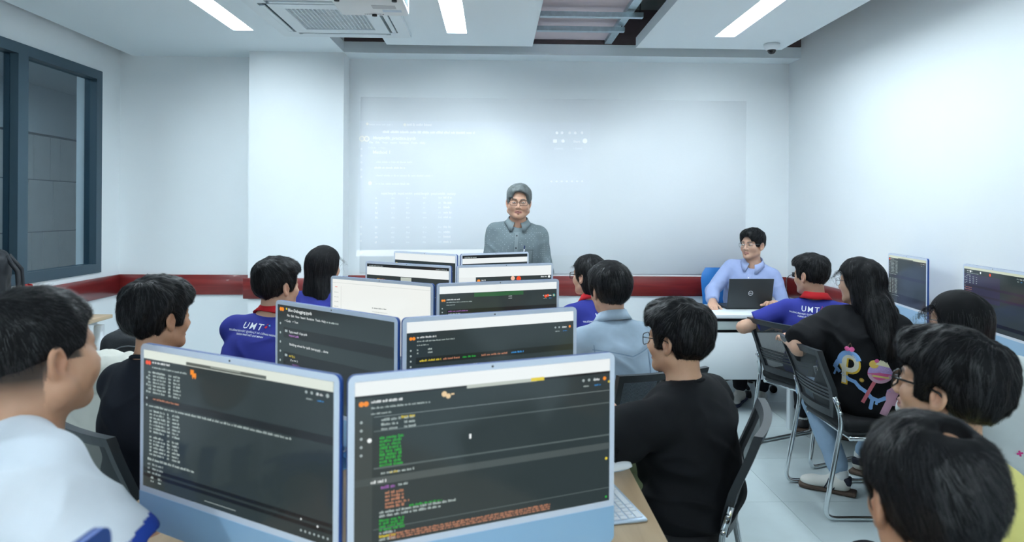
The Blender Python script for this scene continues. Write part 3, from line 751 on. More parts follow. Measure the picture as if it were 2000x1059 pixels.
def sdf_pts(prims, P):
    D = np.full(P.shape[:-1], FAR)
    for p in prims:
        d = p.d(P); D = smax(D, -d, p.k) if p.sub else smin(D, d, p.k)
    return D
def axis(lo, hi, h): n = max(2, int(math.ceil((hi - lo) / h))); return np.linspace(lo, hi, n + 1)
def mesh_sdf(prims, lo, hi, h):
    """naive surface nets on a regular grid"""
    ax = [axis(lo[i], hi[i], h) for i in range(3)]
    n = [len(a) for a in ax]
    D = np.full(n, FAR, np.float32); ax = [a.astype(np.float32) for a in ax]
    for p in prims:
        if p.lo is None: sl = [slice(0, n[i]) for i in range(3)]
        else:
            m = (p.k + 0.015) if not p.sub else 0.03
            sl = []
            for i in range(3):
                a = np.searchsorted(ax[i], p.lo[i] - m); b = np.searchsorted(ax[i], p.hi[i] + m); sl.append(slice(int(a), int(b)))
            if any(s.stop <= s.start for s in sl): continue
        g = np.stack(np.meshgrid(ax[0][sl[0]], ax[1][sl[1]], ax[2][sl[2]], indexing='ij'), -1)
        d = p.d(g); sub = D[sl[0], sl[1], sl[2]]
        D[sl[0], sl[1], sl[2]] = smax(sub, -d, p.k) if p.sub else smin(sub, d, p.k)
    for i in range(3):      # close at the box
        s = [slice(None)] * 3
        for e in (0, -1): s[i] = e; D[tuple(s)] = np.maximum(D[tuple(s)], 1e-4)
    return nets(D, ax)
def nets(D, ax):
    n = D.shape; S = D < 0
    cnt = np.zeros((n[0] - 1, n[1] - 1, n[2] - 1), np.int8); pos = np.zeros(cnt.shape + (3,), np.float32)
    corner = [(i, j, k) for i in (0, 1) for j in (0, 1) for k in (0, 1)]
    def cv(A, c): return A[c[0]:n[0] - 1 + c[0], c[1]:n[1] - 1 + c[1], c[2]:n[2] - 1 + c[2]]
    any_ = np.zeros(cnt.shape, bool); all_ = np.ones(cnt.shape, bool)
    for c in corner: v = cv(S, c); any_ |= v; all_ &= v
    act = np.argwhere(any_ & ~all_)
    if len(act) == 0: return np.zeros((0, 3)), np.zeros((0, 4), int)
    I, J, K = act.T
    vals = {c: D[I + c[0], J + c[1], K + c[2]] for c in corner}
    acc = np.zeros((len(act), 3)); num = np.zeros(len(act))
    for c in corner:
        for a in range(3):
            if c[a] == 0:
                e = list(c); e[a] = 1; e = tuple(e); v0, v1 = vals[c], vals[e]; cr = (v0 < 0) != (v1 < 0)
                t = np.where(cr, v0 / np.where(cr, v0 - v1, 1), 0.0)
                p = np.array(c, float)[None].repeat(len(act), 0); p[:, a] = t
                acc += p * cr[:, None]; num += cr
    fr = acc / num[:, None]
    V = np.stack([ax[i][act[:, i]] + fr[:, i] * (ax[i][act[:, i] + 1] - ax[i][act[:, i]]) for i in range(3)], 1)
    idx = np.full(cnt.shape, -1, np.int64); idx[I, J, K] = np.arange(len(act))
    Q = []
    for a in range(3):
        b, c = (a + 1) % 3, (a + 2) % 3
        s0 = [slice(1, -1)] * 3; s0[a] = slice(0, n[a] - 1); s1 = list(s0); s1[a] = slice(1, n[a])
        A0, A1 = S[tuple(s0)], S[tuple(s1)]
        e = np.argwhere(A0 != A1); flip = A1[tuple(e.T)]
        off = np.zeros(3, int); off[b] = 1; off[c] = 1
        g = e + off     # grid index of the edge start
        def cell(db, dc):
            q = g.copy(); q[:, b] -= db; q[:, c] -= dc; return idx[q[:, 0], q[:, 1], q[:, 2]]
        q = np.stack([cell(1, 1), cell(0, 1), cell(0, 0), cell(1, 0)], 1)
        q[flip] = q[flip][:, ::-1]; Q.append(q)
    Q = np.concatenate(Q); Q = Q[(Q >= 0).all(1)]
    return V, Q
def vnormals(V, Q):
    a = V[Q[:, 2]] - V[Q[:, 0]]; b = V[Q[:, 3]] - V[Q[:, 1]]; fn = np.cross(a, b); N = np.zeros_like(V)
    for k in range(4): np.add.at(N, Q[:, k], fn)
    return N / (np.linalg.norm(N, axis=1, keepdims=True) + 1e-12)
def relax(V, Q, n=1, f=0.5):
    for _ in range(n):
        S = np.zeros_like(V); C = np.zeros(len(V))
        for k in range(4):
            np.add.at(S, Q[:, k], V[Q[:, (k + 1) % 4]] + V[Q[:, (k - 1) % 4]]); np.add.at(C, Q[:, k], 2)
        V = V * (1 - f) + f * S / np.maximum(C, 1)[:, None]
    return V
def obj_np(name, V, Q, mats, parent=None, col=None, smooth=True):
    me = bpy.data.meshes.new(name); k = Q.shape[1]
    me.vertices.add(len(V)); me.vertices.foreach_set('co', np.ascontiguousarray(V, dtype=np.float32).ravel())
    me.loops.add(len(Q) * k); me.loops.foreach_set('vertex_index', np.ascontiguousarray(Q, dtype=np.int32).ravel())
    me.polygons.add(len(Q)); me.polygons.foreach_set('loop_start', np.arange(0, len(Q) * k, k, dtype=np.int32))
    me.polygons.foreach_set('use_smooth', np.full(len(Q), smooth))
    me.update(calc_edges=True); me.validate()
    if col is not None:
        a = me.color_attributes.new('Col', 'FLOAT_COLOR', 'POINT')
        a.data.foreach_set('color', np.ascontiguousarray(np.concatenate([col, np.ones((len(V), 1))], 1), dtype=np.float32).ravel())
    return link_mesh(name, me, mats, parent)
# value noise
_rs = np.random.RandomState(11); _tab = _rs.rand(64, 64, 64) * 2 - 1
def vnoise(P):
    i = np.floor(P).astype(int); f = P - i; f = f * f * (3 - 2 * f); r = 0
    for c in ((a, b, d) for a in (0, 1) for b in (0, 1) for d in (0, 1)):
        w = 1
        for k in range(3): w = w * (f[:, k] if c[k] else 1 - f[:, k])
        r = r + w * _tab[(i[:, 0] + c[0]) % 64, (i[:, 1] + c[1]) % 64, (i[:, 2] + c[2]) % 64]
    return r
def rotm(yaw=0, pitch=0, roll=0):
    """yaw: clockwise from +Y towards +X; pitch: nodding down positive; roll: head to the person's right positive (degrees)"""
    y, p, r = R(-yaw), R(-pitch), R(roll)
    Rz = np.array([[math.cos(y), -math.sin(y), 0], [math.sin(y), math.cos(y), 0], [0, 0, 1]])
    Rx = np.array([[1, 0, 0], [0, math.cos(p), -math.sin(p)], [0, math.sin(p), math.cos(p)]])
    Ry = np.array([[math.cos(r), 0, math.sin(r)], [0, 1, 0], [-math.sin(r), 0, math.cos(r)]])
    return Rz @ Rx @ Ry
def unit(v): return v / (np.linalg.norm(v) + 1e-12)
def frame(up, fwd):
    """columns: right, forward, up"""
    u = unit(up); f = unit(fwd - u * (fwd @ u)); return np.stack([np.cross(f, u), f, u], 1)

# ---------------------------------------------------------------- head
HC = (0, -0.012, 0.028); HR = (0.0745, 0.096, 0.085)
def head_prims(fat=0.0, jaw=1.0, smile=0.0, fem=False):
    f = fat; j = jaw
    L = [Ell(HC, HR, k=0.02)]
    L += [Ell((0, 0.030, -0.042), (0.057 * j + f, 0.060, 0.066), k=0.03)]
    for s in (-1, 1):
        L += [Cap((s * (0.050 * j + f), 0.002, -0.062), (s * 0.016, 0.066, -0.094), 0.021 + f, 0.018 + f * 0.5, k=0.025)]
        L += [Ell((s * (0.042 + f * 0.7), 0.052, -0.030), (0.022 + f, 0.028, 0.024 + f), k=0.025)]
        L += [Cap((s * 0.012, 0.081, 0.018), (s * 0.042, 0.068, 0.020), 0.012, 0.010, k=0.014)]
    L += [Ell((0, 0.072, -0.100), (0.020, 0.017, 0.014), k=0.018)]
    for s in (-1, 1): L += [Ell((s * 0.0315, 0.098, -0.002), (0.019, 0.018, 0.0115), k=0.012, sub=True)]
    for s in (-1, 1): L += [Ell((s * 0.0315, 0.0735, -0.001), (0.0160, 0.0135, 0.0115), k=0.006)]
    L += [Cap((0, 0.086, 0.006), (0, 0.1065, -0.034), 0.0075, 0.0105, k=0.012)]
    for s in (-1, 1): L += [Ell((s * 0.0125, 0.096, -0.0385), (0.0090, 0.0105, 0.0080), k=0.008)]
    w = 0.021 + 0.004 * smile; zc = 0.005 * smile
    for s in (-1, 1):
        L += [Cap((0, 0.0935, -0.0635), (s * w, 0.080, -0.0665 + zc), 0.0060, 0.0035, k=0.006)]
        L += [Cap((0, 0.0915, -0.0745), (s * w * 0.9, 0.079, -0.0690 + zc), 0.0070, 0.0035, k=0.006)]
    L += [RB((0, 0.096, -0.0688), (0.021, 0.009, 0.0012 + 0.003 * smile), 0.001, k=0.003, sub=True)]
    for s in (-1, 1):       # ears: flattened shell, hollow, rim, lobe
        re = rotm(s * -22, 0, 0) @ rotm(0, -12, 0)
        L += [Ell((s * 0.080, -0.011, -0.010), (0.0090, 0.0210, 0.0335), re, k=0.007)]
        L += [Ell((s * 0.0895, -0.0075, -0.008), (0.0110, 0.0130, 0.0225), re, k=0.003, sub=True)]
        L += [Cap((s * 0.0790, 0.001, -0.018), (s * 0.081, 0.003, -0.008), 0.0045, 0.004, k=0.004)]
        L += [Ell((s * 0.0770, -0.004, -0.036), (0.0060, 0.0095, 0.0095), k=0.006)]
    return L
SKIN = _v((0.56, 0.315, 0.20)); LIP = _v((0.46, 0.20, 0.165)); BROW = _v((0.018, 0.014, 0.012))
def sstep(a, b, x): t = np.clip((x - a) / (b - a), 0, 1); return t * t * (3 - 2 * t)
def head_colors(q, skin, brow=BROW, fade=None, fem=False):
    """q: points in the head frame"""
    C = np.tile(skin, (len(q), 1))
    x, y, z = np.abs(q[:, 0]), q[:, 1], q[:, 2]
    red = np.exp(-(((x - 0.045) / 0.02) ** 2 + ((y - 0.065) / 0.03) ** 2 + ((z + 0.03) / 0.018) ** 2)) * 0.25 + np.exp(-(((x - 0.083) / 0.012) ** 2 + ((z + 0.01) / 0.03) ** 2 + ((y + 0.01) / 0.025) ** 2)) * 0.45
    C = C * (1 - red[:, None] * _v((0.0, 0.22, 0.2)))
    lip = ((y > 0.074) & (x < 0.024)) * np.exp(-(((z + 0.0685) / 0.0095) ** 4)); C = C * (1 - lip[:, None]) + LIP * lip[:, None]
    hole = ((y > 0.072) & (x < 0.020)) * np.exp(-(((z + 0.0690) / 0.0022) ** 2)) * 0.6; C = C * (1 - hole[:, None]) + _v((0.08, 0.02, 0.02)) * hole[:, None]
    bz = 0.0175 + 0.004 * np.sin(np.clip((x - 0.012) / 0.04, 0, 1) * 3.14)
    br = (y > 0.045) * sstep(0.010, 0.015, x) * (1 - sstep(0.044, 0.052, x)) * np.exp(-(((z - bz) / 0.0048) ** 4)) * 0.85
    C = C * (1 - br[:, None]) + brow * br[:, None]
    es = (y > 0.055) * np.exp(-(((x - 0.0315) / 0.017) ** 4 + ((z + 0.001) / 0.0105) ** 4)) * 0.25; C = C * (1 - es[:, None])
    if fade is not None:
        C = C * (1 - fade(q)[:, None]) + brow * fade(q)[:, None]
    return C
M_skin = mat_col('skin', 0.48, 0.4, 0.10, bump=0.06, bscale=700, noise=0.05, nscale=60)
M_hair = mat('hair_black', (0.0095, 0.0095, 0.011), 0.42, spec=0.45)
M_hair_u = mat('hair_under', (0.006, 0.006, 0.007), 0.75, spec=0.2)  # shade between the strands put into a darker shell colour
M_hair_g = mat('hair_grey', (0.17, 0.19, 0.19), 0.5, spec=0.4, noise=0.5, nscale=60)
M_eyew = mat('eye_white', (0.75, 0.74, 0.72), 0.2); M_iris = mat('eye_iris', (0.012, 0.008, 0.006), 0.1)

# ---------------------------------------------------------------- hair
def hair_mesh(style, h=0.0045):
    """style: dict in the head frame -> (V, Q, sdf function)"""
    c = _v(style.get('c', HC)); r = _v(HR) + 0.0015
    base = Ell(c, r); tt, ts, tb = style['t']; cuts = style.get('cuts', []); extra = style.get('extra', []); amp = style.get('amp', 0.004); fq = style.get('fq', 34.0)
    parting = style.get('part')
    st = _v(style.get('stretch', (1, 1, 0.5)))
    def f(P):
        sh = P.shape[:-1]; Pf = P.reshape(-1, 3); n = Pf - c; n = n / (np.linalg.norm(n, axis=1, keepdims=True) + 1e-9)
        t = ts + (tt - ts) * sstep(0.0, 0.65, n[:, 2]); bk = sstep(0.2, 0.9, -n[:, 1]) * (1 - sstep(0.2, 0.8, n[:, 2])); t = t + (tb - ts) * bk
        ft = style.get('front', 0.0)
        if ft: t = t + ft * sstep(0.35, 0.85, n[:, 1]) * sstep(0.1, 0.5, n[:, 2])
        if parting is not None: t = t - 0.006 * np.exp(-((Pf[:, 0] - parting) / 0.006) ** 2) * sstep(0.3, 0.7, n[:, 2])
        D = base.d(Pf) - t
        for e in extra: D = smin(D, e.d(Pf), e.k)
        if amp:
            m = np.abs(D) < 0.03; Pm = Pf[m]
            if len(Pm): D[m] += amp * vnoise(Pm * st * fq + 7.3) + amp * 0.5 * vnoise(Pm * st * fq * 2.6)
        for (y0, y1, z0, z1, rr) in cuts:
            q = np.stack([Pf[:, 1] - (y0 + y1) / 2, Pf[:, 2] - (z0 + z1) / 2], 1); q = np.abs(q) - _v(((y1 - y0) / 2 - rr, (z1 - z0) / 2 - rr))
            d = np.sqrt((np.maximum(q, 0) ** 2).sum(1)) + np.minimum(q.max(1), 0) - rr
            D = smax(D, -d, 0.008)
        for e in style.get('sub', []): D = smax(D, -e.d(Pf), e.k)
        return D.reshape(sh)
    lo = c - r - 0.055; hi = c + r + 0.055
    for e in extra: lo = np.minimum(lo, e.lo - 0.02); hi = np.maximum(hi, e.hi + 0.02)
    ax = [axis(lo[i], hi[i], h) for i in range(3)]
    g = np.stack(np.meshgrid(*ax, indexing='ij'), -1)
    V, Q = nets(f(g), ax)
    return V, Q, f
def strands(V, Q, f, n, length, crown, style, seed=0, width=0.0016, seg=6, lift=0.006):
    """ribbons combed along the hair shell -> (V, quads)"""
    rs = np.random.RandomState(seed); N = vnormals(V, Q)
    ok = np.arange(len(V))
    if 'bald' in style: ok = np.where(np.linalg.norm(V - _v(style['bald'][:3]), axis=1) > style['bald'][3])[0]
    ia = ok[rs.randint(0, len(ok), n)]; p = V[ia].copy(); crown = _v(crown)
    clump = vnoise(p * 60 + 3.1)
    ln = length * (0.65 + 0.5 * rs.rand(n)); wl, wg, wd = style.get('flow', (1.0, 0.6, 0.0)); fd = _v(style.get('dir', (0, 1, 0)))
    P = []; W = []
    nr = N[ia]; prev = None; eps = 0.003
    for s in range(seg + 1):
        P.append(p + nr * (-0.002 + lift * (s / seg) ** 1.5 * (0.3 + rs.rand(n)) + 0.0015 * clump)[:, None])
        d = p - crown; d = d / (np.linalg.norm(d, axis=1, keepdims=True) + 1e-6)
        if 'swirl' in style: d = d + style['swirl'] * np.cross(_v((0, -0.3, 1)), d)
        up = sstep(-0.2, 0.6, nr[:, 2])[:, None]
        v = wl * d + wg * (1 - 0.7 * up) * _v((0, 0, -1)) + wd * up * fd + 0.28 * np.stack([vnoise(p * 45 + k * 17.7 + 0.1) for k in range(3)], 1) + 0.10 * rs.randn(n, 3)
        if prev is not None: v = 0.5 * v + 0.7 * prev
        v = v - nr * (v * nr).sum(1, keepdims=True); v = v / (np.linalg.norm(v, axis=1, keepdims=True) + 1e-9); prev = v
        W.append(np.cross(v, nr)); p = p + v * (ln / seg)[:, None]
        D = f(p); G = np.stack([f(p + eps * np.eye(3)[k]) - D for k in range(3)], 1); G = G / (np.linalg.norm(G, axis=1, keepdims=True) + 1e-9)
        p = p - G * np.clip(D, -0.01, 0.01)[:, None] ; nr = G
    wd_ = width * (0.6 + 0.8 * rs.rand(n))
    VV = np.zeros((n, seg + 1, 2, 3))
    for s in range(seg + 1):
        k = wd_ * (1 - 0.85 * (s / seg) ** 2)
        VV[:, s, 0] = P[s] - W[s] * k[:, None] / 2; VV[:, s, 1] = P[s] + W[s] * k[:, None] / 2
    b = (np.arange(n) * (seg + 1) * 2)[:, None] + (np.arange(seg) * 2)[None]
    Qd = np.stack([b, b + 1, b + 3, b + 2], -1).reshape(-1, 4)
    return VV.reshape(-1, 3), Qd

# ---------------------------------------------------------------- hands
def hand_prims(wrist, d, palm_n, s, curl=0.35):
    """wrist point, pointing direction, palm normal, side s (+1 right hand)"""
    d = unit(d); pn = unit(palm_n - d * (palm_n @ d)); side = np.cross(d, pn) * s      # towards the thumb
    L = [Ell(wrist + d * 0.045, (0.040, 0.048, 0.0145), np.stack([side, d, pn], 1), k=0.012)]
    L += [Cap(wrist - d * 0.01, wrist + d * 0.03, 0.026, 0.028, k=0.02)]
    for i, (off, ln, rr) in enumerate(((0.028, 0.072, 0.0088), (0.010, 0.080, 0.009), (-0.008, 0.074, 0.0087), (-0.025, 0.060, 0.0078))):
        p = wrist + d * (0.082 - 0.004 * abs(i - 1)) + side * off; dd = d + side * (0.10 - 0.07 * i); a = 0.0
        for seg_ in range(3):
            a += curl * (0.6 if seg_ == 0 else 1.0); v = unit(dd * math.cos(a) + pn * math.sin(a)); q = p + v * ln * (0.45, 0.30, 0.25)[seg_]
            L.append(Cap(p, q, rr, rr * 0.9, k=0.004)); p = q
    p = wrist + d * 0.022 + side * 0.026
    for ln, a in ((0.038, 0.75), (0.032, 0.45), (0.026, 0.3)):
        v = unit(d * math.cos(a) + side * math.sin(a) + pn * 0.35); q = p + v * ln; L.append(Cap(p, q, 0.0115 if a > 0.6 else 0.0095, 0.0095, k=0.006)); p = q
    return L
def ik(a, t, l1, l2, pole):
    v = t - a; D = min(np.linalg.norm(v), (l1 + l2) * 0.995); u = unit(v); x = (l1 * l1 - l2 * l2 + D * D) / (2 * D)
    hgt = math.sqrt(max(l1 * l1 - x * x, 0)); pl = unit(pole - u * (pole @ u)); return a + u * x + pl * hgt, a + u * D
# ---------------------------------------------------------------- people
class CapF(Cap):
    """capsule cut flat at its end b (a sleeve)"""
    def d(s, P): return np.maximum(super().d(P), (P - s.b) @ unit(s.b - s.a) )
FACE_CUT = (0.042, 0.3, -0.3, 0.058, 0.02)
EAR_CUT = (-0.032, 0.2, -0.3, -0.004, 0.012)
NAPE = (-0.3, 0.3, -0.4, -0.088, 0.02)
def sub_ear(r=1.0): return [Ell((s * 0.092, -0.008, -0.016), (0.022 * r, 0.026 * r, 0.038 * r), k=0.008, sub=True) for s in (-1, 1)]
HAIR = {
 'thick': dict(t=(0.034, 0.020, 0.030), front=0.012, cuts=[(0.045, 0.3, -0.3, 0.045, 0.02), (-0.03, 0.2, -0.3, -0.028, 0.012), NAPE], sub=sub_ear(), amp=0.0075, fq=30, len=0.075, crown=(0.0, -0.06, 0.12), flow=(1.0, 0.7, 0.3)),
 'side': dict(t=(0.028, 0.014, 0.020), front=0.014, cuts=[(0.05, 0.3, -0.3, 0.060, 0.02), (-0.03, 0.2, -0.3, -0.028, 0.012), NAPE], sub=sub_ear(), amp=0.005, fq=34, len=0.07, crown=(-0.02, -0.06, 0.12), flow=(1.0, 0.5, 0.5), dir=(0.5, 1, 0.2)),
 'short': dict(t=(0.014, 0.003, 0.006), front=0.004, cuts=[(0.055, 0.3, -0.3, 0.062, 0.02), (-0.03, 0.2, -0.3, -0.016, 0.012), NAPE], sub=sub_ear(), amp=0.003, fq=40, len=0.035, crown=(0.0, -0.07, 0.11), flow=(1.0, 0.5, 0.3)),
 'bowl': dict(t=(0.026, 0.020, 0.026), front=0.012, cuts=[(0.06, 0.3, -0.3, 0.030, 0.02), (-0.03, 0.2, -0.3, -0.030, 0.012), NAPE], sub=sub_ear(), amp=0.003, fq=30, len=0.095, crown=(-0.01, -0.055, 0.115), flow=(1.0, 0.8, 0.0), stretch=(1, 1, 0.35)),
 'whorl': dict(t=(0.020, 0.014, 0.016), front=0.006, cuts=[(0.05, 0.3, -0.3, 0.050, 0.02), (-0.03, 0.2, -0.3, -0.028, 0.012), (-0.3, 0.3, -0.4, -0.10, 0.02)], sub=sub_ear() + [Ell((0.010, -0.056, 0.114), (0.020, 0.018, 0.020), k=0.010, sub=True)], amp=0.0045, fq=32, len=0.06, crown=(0.010, -0.055, 0.108), flow=(1.0, 0.3, 0.0), swirl=0.7, bald=(0.010, -0.060, 0.110, 0.028)),
 'grey': dict(t=(0.020, 0.009, 0.012), front=0.008, cuts=[(0.050, 0.3, -0.3, 0.030, 0.02), (-0.03, 0.2, -0.3, -0.010, 0.012), NAPE], sub=sub_ear() + [Ell((-0.012, 0.105, 0.036), (0.062, 0.062, 0.042), rotm(0, 0, -10), k=0.012, sub=True)], amp=0.0035, fq=30, len=0.08, crown=(0.05, -0.02, 0.11), flow=(1.0, 0.4, 0.2), dir=(-1, 0.6, 0), mat='g'),
 'long': dict(t=(0.018, 0.016, 0.022), cuts=[(0.040, 0.3, -0.6, 0.055, 0.03)], amp=0.004, fq=26, len=0.26, crown=(0.0, 0.03, 0.12), flow=(0.5, 1.5, 0.0), stretch=(1, 1, 0.2),
              extra=[Ell((0, -0.045, -0.08), (0.098, 0.072, 0.15), k=0.05), Ell((0.01, -0.085, -0.25), (0.105, 0.045, 0.17), k=0.06)]),
 'straight': dict(t=(0.014, 0.014, 0.018), cuts=[(0.040, 0.3, -0.6, 0.055, 0.03)], amp=0.0022, fq=26, len=0.28, crown=(0.0, 0.0, 0.115), flow=(0.5, 1.6, 0.0), part=0.0, stretch=(1, 1, 0.12),
              extra=[Ell((0, -0.035, -0.08), (0.095, 0.078, 0.15), k=0.05), Ell((0, -0.065, -0.22), (0.098, 0.045, 0.15), k=0.06)]),
 'bob': dict(t=(0.014, 0.014, 0.018), cuts=[(0.040, 0.3, -0.6, 0.055, 0.03)], amp=0.003, fq=28, len=0.10, crown=(0.0, 0.0, 0.115), flow=(0.6, 1.3, 0.0), sub=sub_ear(0.8),
              extra=[Ell((0, -0.04, -0.05), (0.080, 0.06, 0.08), k=0.04)]),
}
M_shoe = mat('shoe_white', (0.72, 0.71, 0.66), 0.55); M_sole = mat('sole_brown', (0.09, 0.06, 0.045), 0.7); M_sole_d = mat('sole_navy', (0.02, 0.03, 0.07), 0.7)
M_sock = mat('sock_white', (0.78, 0.8, 0.8), 0.9, bump=0.3, bscale=400)
M_rim = {'dark': mat('rim_dark', (0.012, 0.012, 0.014), 0.25), 'wire': mat('rim_wire', (0.35, 0.36, 0.38), 0.25, 0.9), 'tort': mat('rim_brown', (0.03, 0.015, 0.012), 0.25)}
M_lens = mat_glass('spectacle_lens', (0.95, 0.97, 0.98), 0.02)
PEOPLE = {}
def np2m(Rm, t): return Matrix([[*Rm[i], t[i]] for i in range(3)] + [[0, 0, 0, 1]])
def person(key, label, H, head=(0, 0, 0), tyaw=0, hip=(0, 0), hip_z=0.545, skin=SKIN, fat=0.0, jaw=1.0, smile=0.0, fem=False, hs=1.0, hair='thick', hair_over=None,
           hands=None, poles=None, shirt=None, legs='sit', knees=None, pants=(0.015, 0.016, 0.02), glasses=None, fade=None, hres=0.0046, shoe=None, bulk=1.0, nstr=2600, face=False, brow=BROW, shw=0.172, feet=None, strand_w=0.0017, shz=0.0):
    H = _v(H); Rh = rotm(*head) ; fwd = rotm(tyaw)[:, 1]; rt = rotm(tyaw)[:, 0]
    hipc = _v((hip[0], hip[1], hip_z)); org = _v((hip[0], hip[1], 0.0))
    root = empty('person', tuple(org), 0, label, 'person')
    Nk = H + Rh @ _v((0, -0.028, -0.135)) * hs
    T = frame(Nk - hipc, fwd)
    def tp(x, y, z, o=None): return (Nk if o is None else o) + T @ _v((x, y, z))
    b = bulk
    hd = [p.xf(Rh, H) for p in head_prims(fat, jaw, smile, fem)] if hs == 1.0 else None
    if hd is None:
        hd = []
        for p in head_prims(fat, jaw, smile, fem):
            if isinstance(p, Ell): p = Ell(p.c * hs, p.r * hs, p.rot, p.k * hs, p.sub)
            elif isinstance(p, RB): p = RB(p.c * hs, p.h * hs, p.r, p.rot, p.k, p.sub)
            else: p = Cap(p.a * hs, p.b * hs, p.ra * hs, p.rb * hs, p.k * hs, p.sub)
            hd.append(p.xf(Rh, H))
    nk = 0.048 if fem else 0.054 + fat
    sw = (shw - 0.02 if fem else shw)
    sh = {s: tp(s * sw, 0.0, -0.092 + shz) for s in (-1, 1)}
    neck = [Cap(H + Rh @ _v((0, -0.022, -0.040)) * hs, tp(0, 0.008, -0.045), nk * 0.98, nk * 1.08, k=0.03)]
    trap = [Cap(tp(s * 0.025, -0.012, -0.048 + 0.6 * shz), sh[s] + T @ _v((-s * 0.025, -0.004, 0.014)), 0.046, 0.040 * b, k=0.05) for s in (-1, 1)]
    tl = np.linalg.norm(Nk - hipc)
    torso = [Ell(tp(0, 0.012, -0.205), _v((0.148, 0.106, 0.155)) * _v((b, b, 1)), T, k=0.05), Ell(hipc + T @ _v((0, 0.012, tl * 0.34)), _v((0.138, 0.108, 0.15)) * _v((b, b, 1)), T, k=0.06),
             Ell(hipc + T @ _v((0, 0.0, 0.0)), _v((0.165, 0.13, 0.11)) * _v((b, b, 1)), T, k=0.06)]
    hands = hands or {}
    arms = {}
    armp = []; hndp = {}
    for s in (-1, 1):
        tgt = _v(hands.get(s, tuple(sh[s] + fwd * 0.30 + rt * s * -0.05 + _v((0, 0, -0.22))))); pole = _v((poles or {}).get(s, tuple(rt * s * 0.6 + _v((0, 0, -1.0)) - fwd * 0.3)))
        el, wr = ik(sh[s], tgt, 0.285 if not fem else 0.265, 0.245 if not fem else 0.225, pole); arms[s] = (sh[s], el, wr)
        armp += [Cap(sh[s], el, 0.046 * b, 0.039 * b, k=0.03), Cap(el, wr, 0.040 * b, 0.027, k=0.02)]
        palm = _v((0, 0, -1.0)) if abs(unit(wr - el)[2]) < 0.8 else -rt * s
        hndp[s] = hand_prims(wr, wr - el, palm, s)
    # --- body: one skin mesh (fine grids at head and hands, coarse under the clothes)
    allp = neck + trap + torso + armp + hndp[-1] + hndp[1]
    VV, QQ, CC = [], [], []
    def addp(prims, lo, hi, h, colf=None):
        V, Q = mesh_sdf(prims, lo, hi, h)
        if len(V) == 0: return
        Q = Q + sum(len(v) for v in VV); VV.append(V); QQ.append(Q); CC.append(np.tile(skin, (len(V), 1)) if colf is None else colf(V))
    def hc(V): return head_colors(((V - H) @ Rh) / hs, skin, brow, fade, fem)
    addp(hd + neck + trap, H - _v((0.15, 0.15, 0.20)), H + _v((0.15, 0.15, 0.14)), hres, hc)
    coarse = [q for q in trap + torso + armp]
    addp(coarse, np.minimum.reduce([p.lo for p in coarse]) - 0.01, np.maximum.reduce([p.hi for p in coarse]) + 0.01, 0.018)
    for s in (-1, 1):
        pr = hndp[s]; q = armp[1 if s == -1 else 3]; pr2 = [q] + pr
        lo = np.minimum.reduce([p.lo for p in pr2]) - 0.01; hi = np.maximum.reduce([p.hi for p in pr2]) + 0.01
        addp(pr2, lo, hi, 0.0048 if key in ('c1', 's', 'r2', 'r1', 'l1') else 0.0065)
    V = np.concatenate(VV); Q = np.concatenate(QQ); C = np.concatenate(CC)
    obj_np('body', V - org, Q, M_skin, root, C)
    # --- eyes
    if face:
        for s in (-1, 1):
            Me = np2m(Rh, H + Rh @ _v((s * 0.0315, 0.0818, -0.0015)) * hs - org)
            e = MB(); e.lathe([(0.0005, -1), (0.5, -0.866), (0.866, -0.5), (1, 0), (0.866, 0.5), (0.5, 0.866), (0.0005, 1)], 14, 0, Me @ Matrix.Diagonal((0.0120, 0.0075, 0.0048 - 0.0012 * smile, 1)))
            eo = e.build('eye', M_eyew, root)
            i_ = MB(); i_.lathe([(0.0005, -1), (0.7, -0.7), (1, 0), (0.7, 0.7), (0.0005, 1)], 12, 0, Me @ Matrix.Translation((0, 0.0042, 0.0002)) @ Matrix.Diagonal((0.0047, 0.0040, 0.0043 - 0.0008 * smile, 1)))
            i_.build('iris', M_iris, eo)
    # --- hair
    st = dict(HAIR[hair]); st.update(hair_over or {})
    hv, hq, hf = hair_mesh(st, 0.0045 if not st.get('extra') else 0.0065)
    sv, sq = strands(hv, hq, hf, nstr, st['len'], st['crown'], st, seed=len(PEOPLE) + 3, width=strand_w, seg=6 if st['len'] < 0.15 else 10, lift=st.get('lift', 0.007))
    hm = M_hair_g if st.get('mat') == 'g' else M_hair
    X = np.concatenate([hv, sv]); Y = np.concatenate([hq, sq + len(hv)])
    ho = obj_np('hair', (X * hs) @ Rh.T + H - org, Y, [hm if st.get('mat') == 'g' else M_hair_u, hm], root)
    ho.data.polygons.foreach_set('material_index', np.concatenate([np.zeros(len(hq), np.int32), np.ones(len(sq), np.int32)]))
    # --- glasses
    if glasses:
        gm, sx, sz, rr, thk = glasses
        g = MB(); ln = MB(); Mg = np2m(Rh, H - org) @ Matrix.Diagonal((hs, hs, hs, 1))
        for s in (-1, 1):
            out = rrect(sx * 2, sz * 2, rr, 5, s * 0.0335, -0.004)
            pth = [Mg @ Vector((x, 0.101 - 0.35 * max(0, abs(x) - 0.03) ** 1.0 * 0.5, z)) for x, z in out]
            g.tube(pth, thk, 6, closed=True)
            n = len(pth); ln.add(pth, [list(range(n))])
            tm = MB().tube([Mg @ Vector(p) for p in ((s * (0.0335 + sx), 0.097, 0.004), (s * 0.0725, 0.075, 0.006), (s * 0.0835, 0.005, 0.006), (s * 0.0850, -0.012, 0.002), (s * 0.0835, -0.035, -0.018))], thk * 1.15, 6)
            tm.build('temple_arm', gm, root) if False else g.v.__class__
            b0 = len(g.v); g.v += tm.v; g.f += [[b0 + i for i in f] for f in tm.f]; g.mi += tm.mi; g.sm += tm.sm
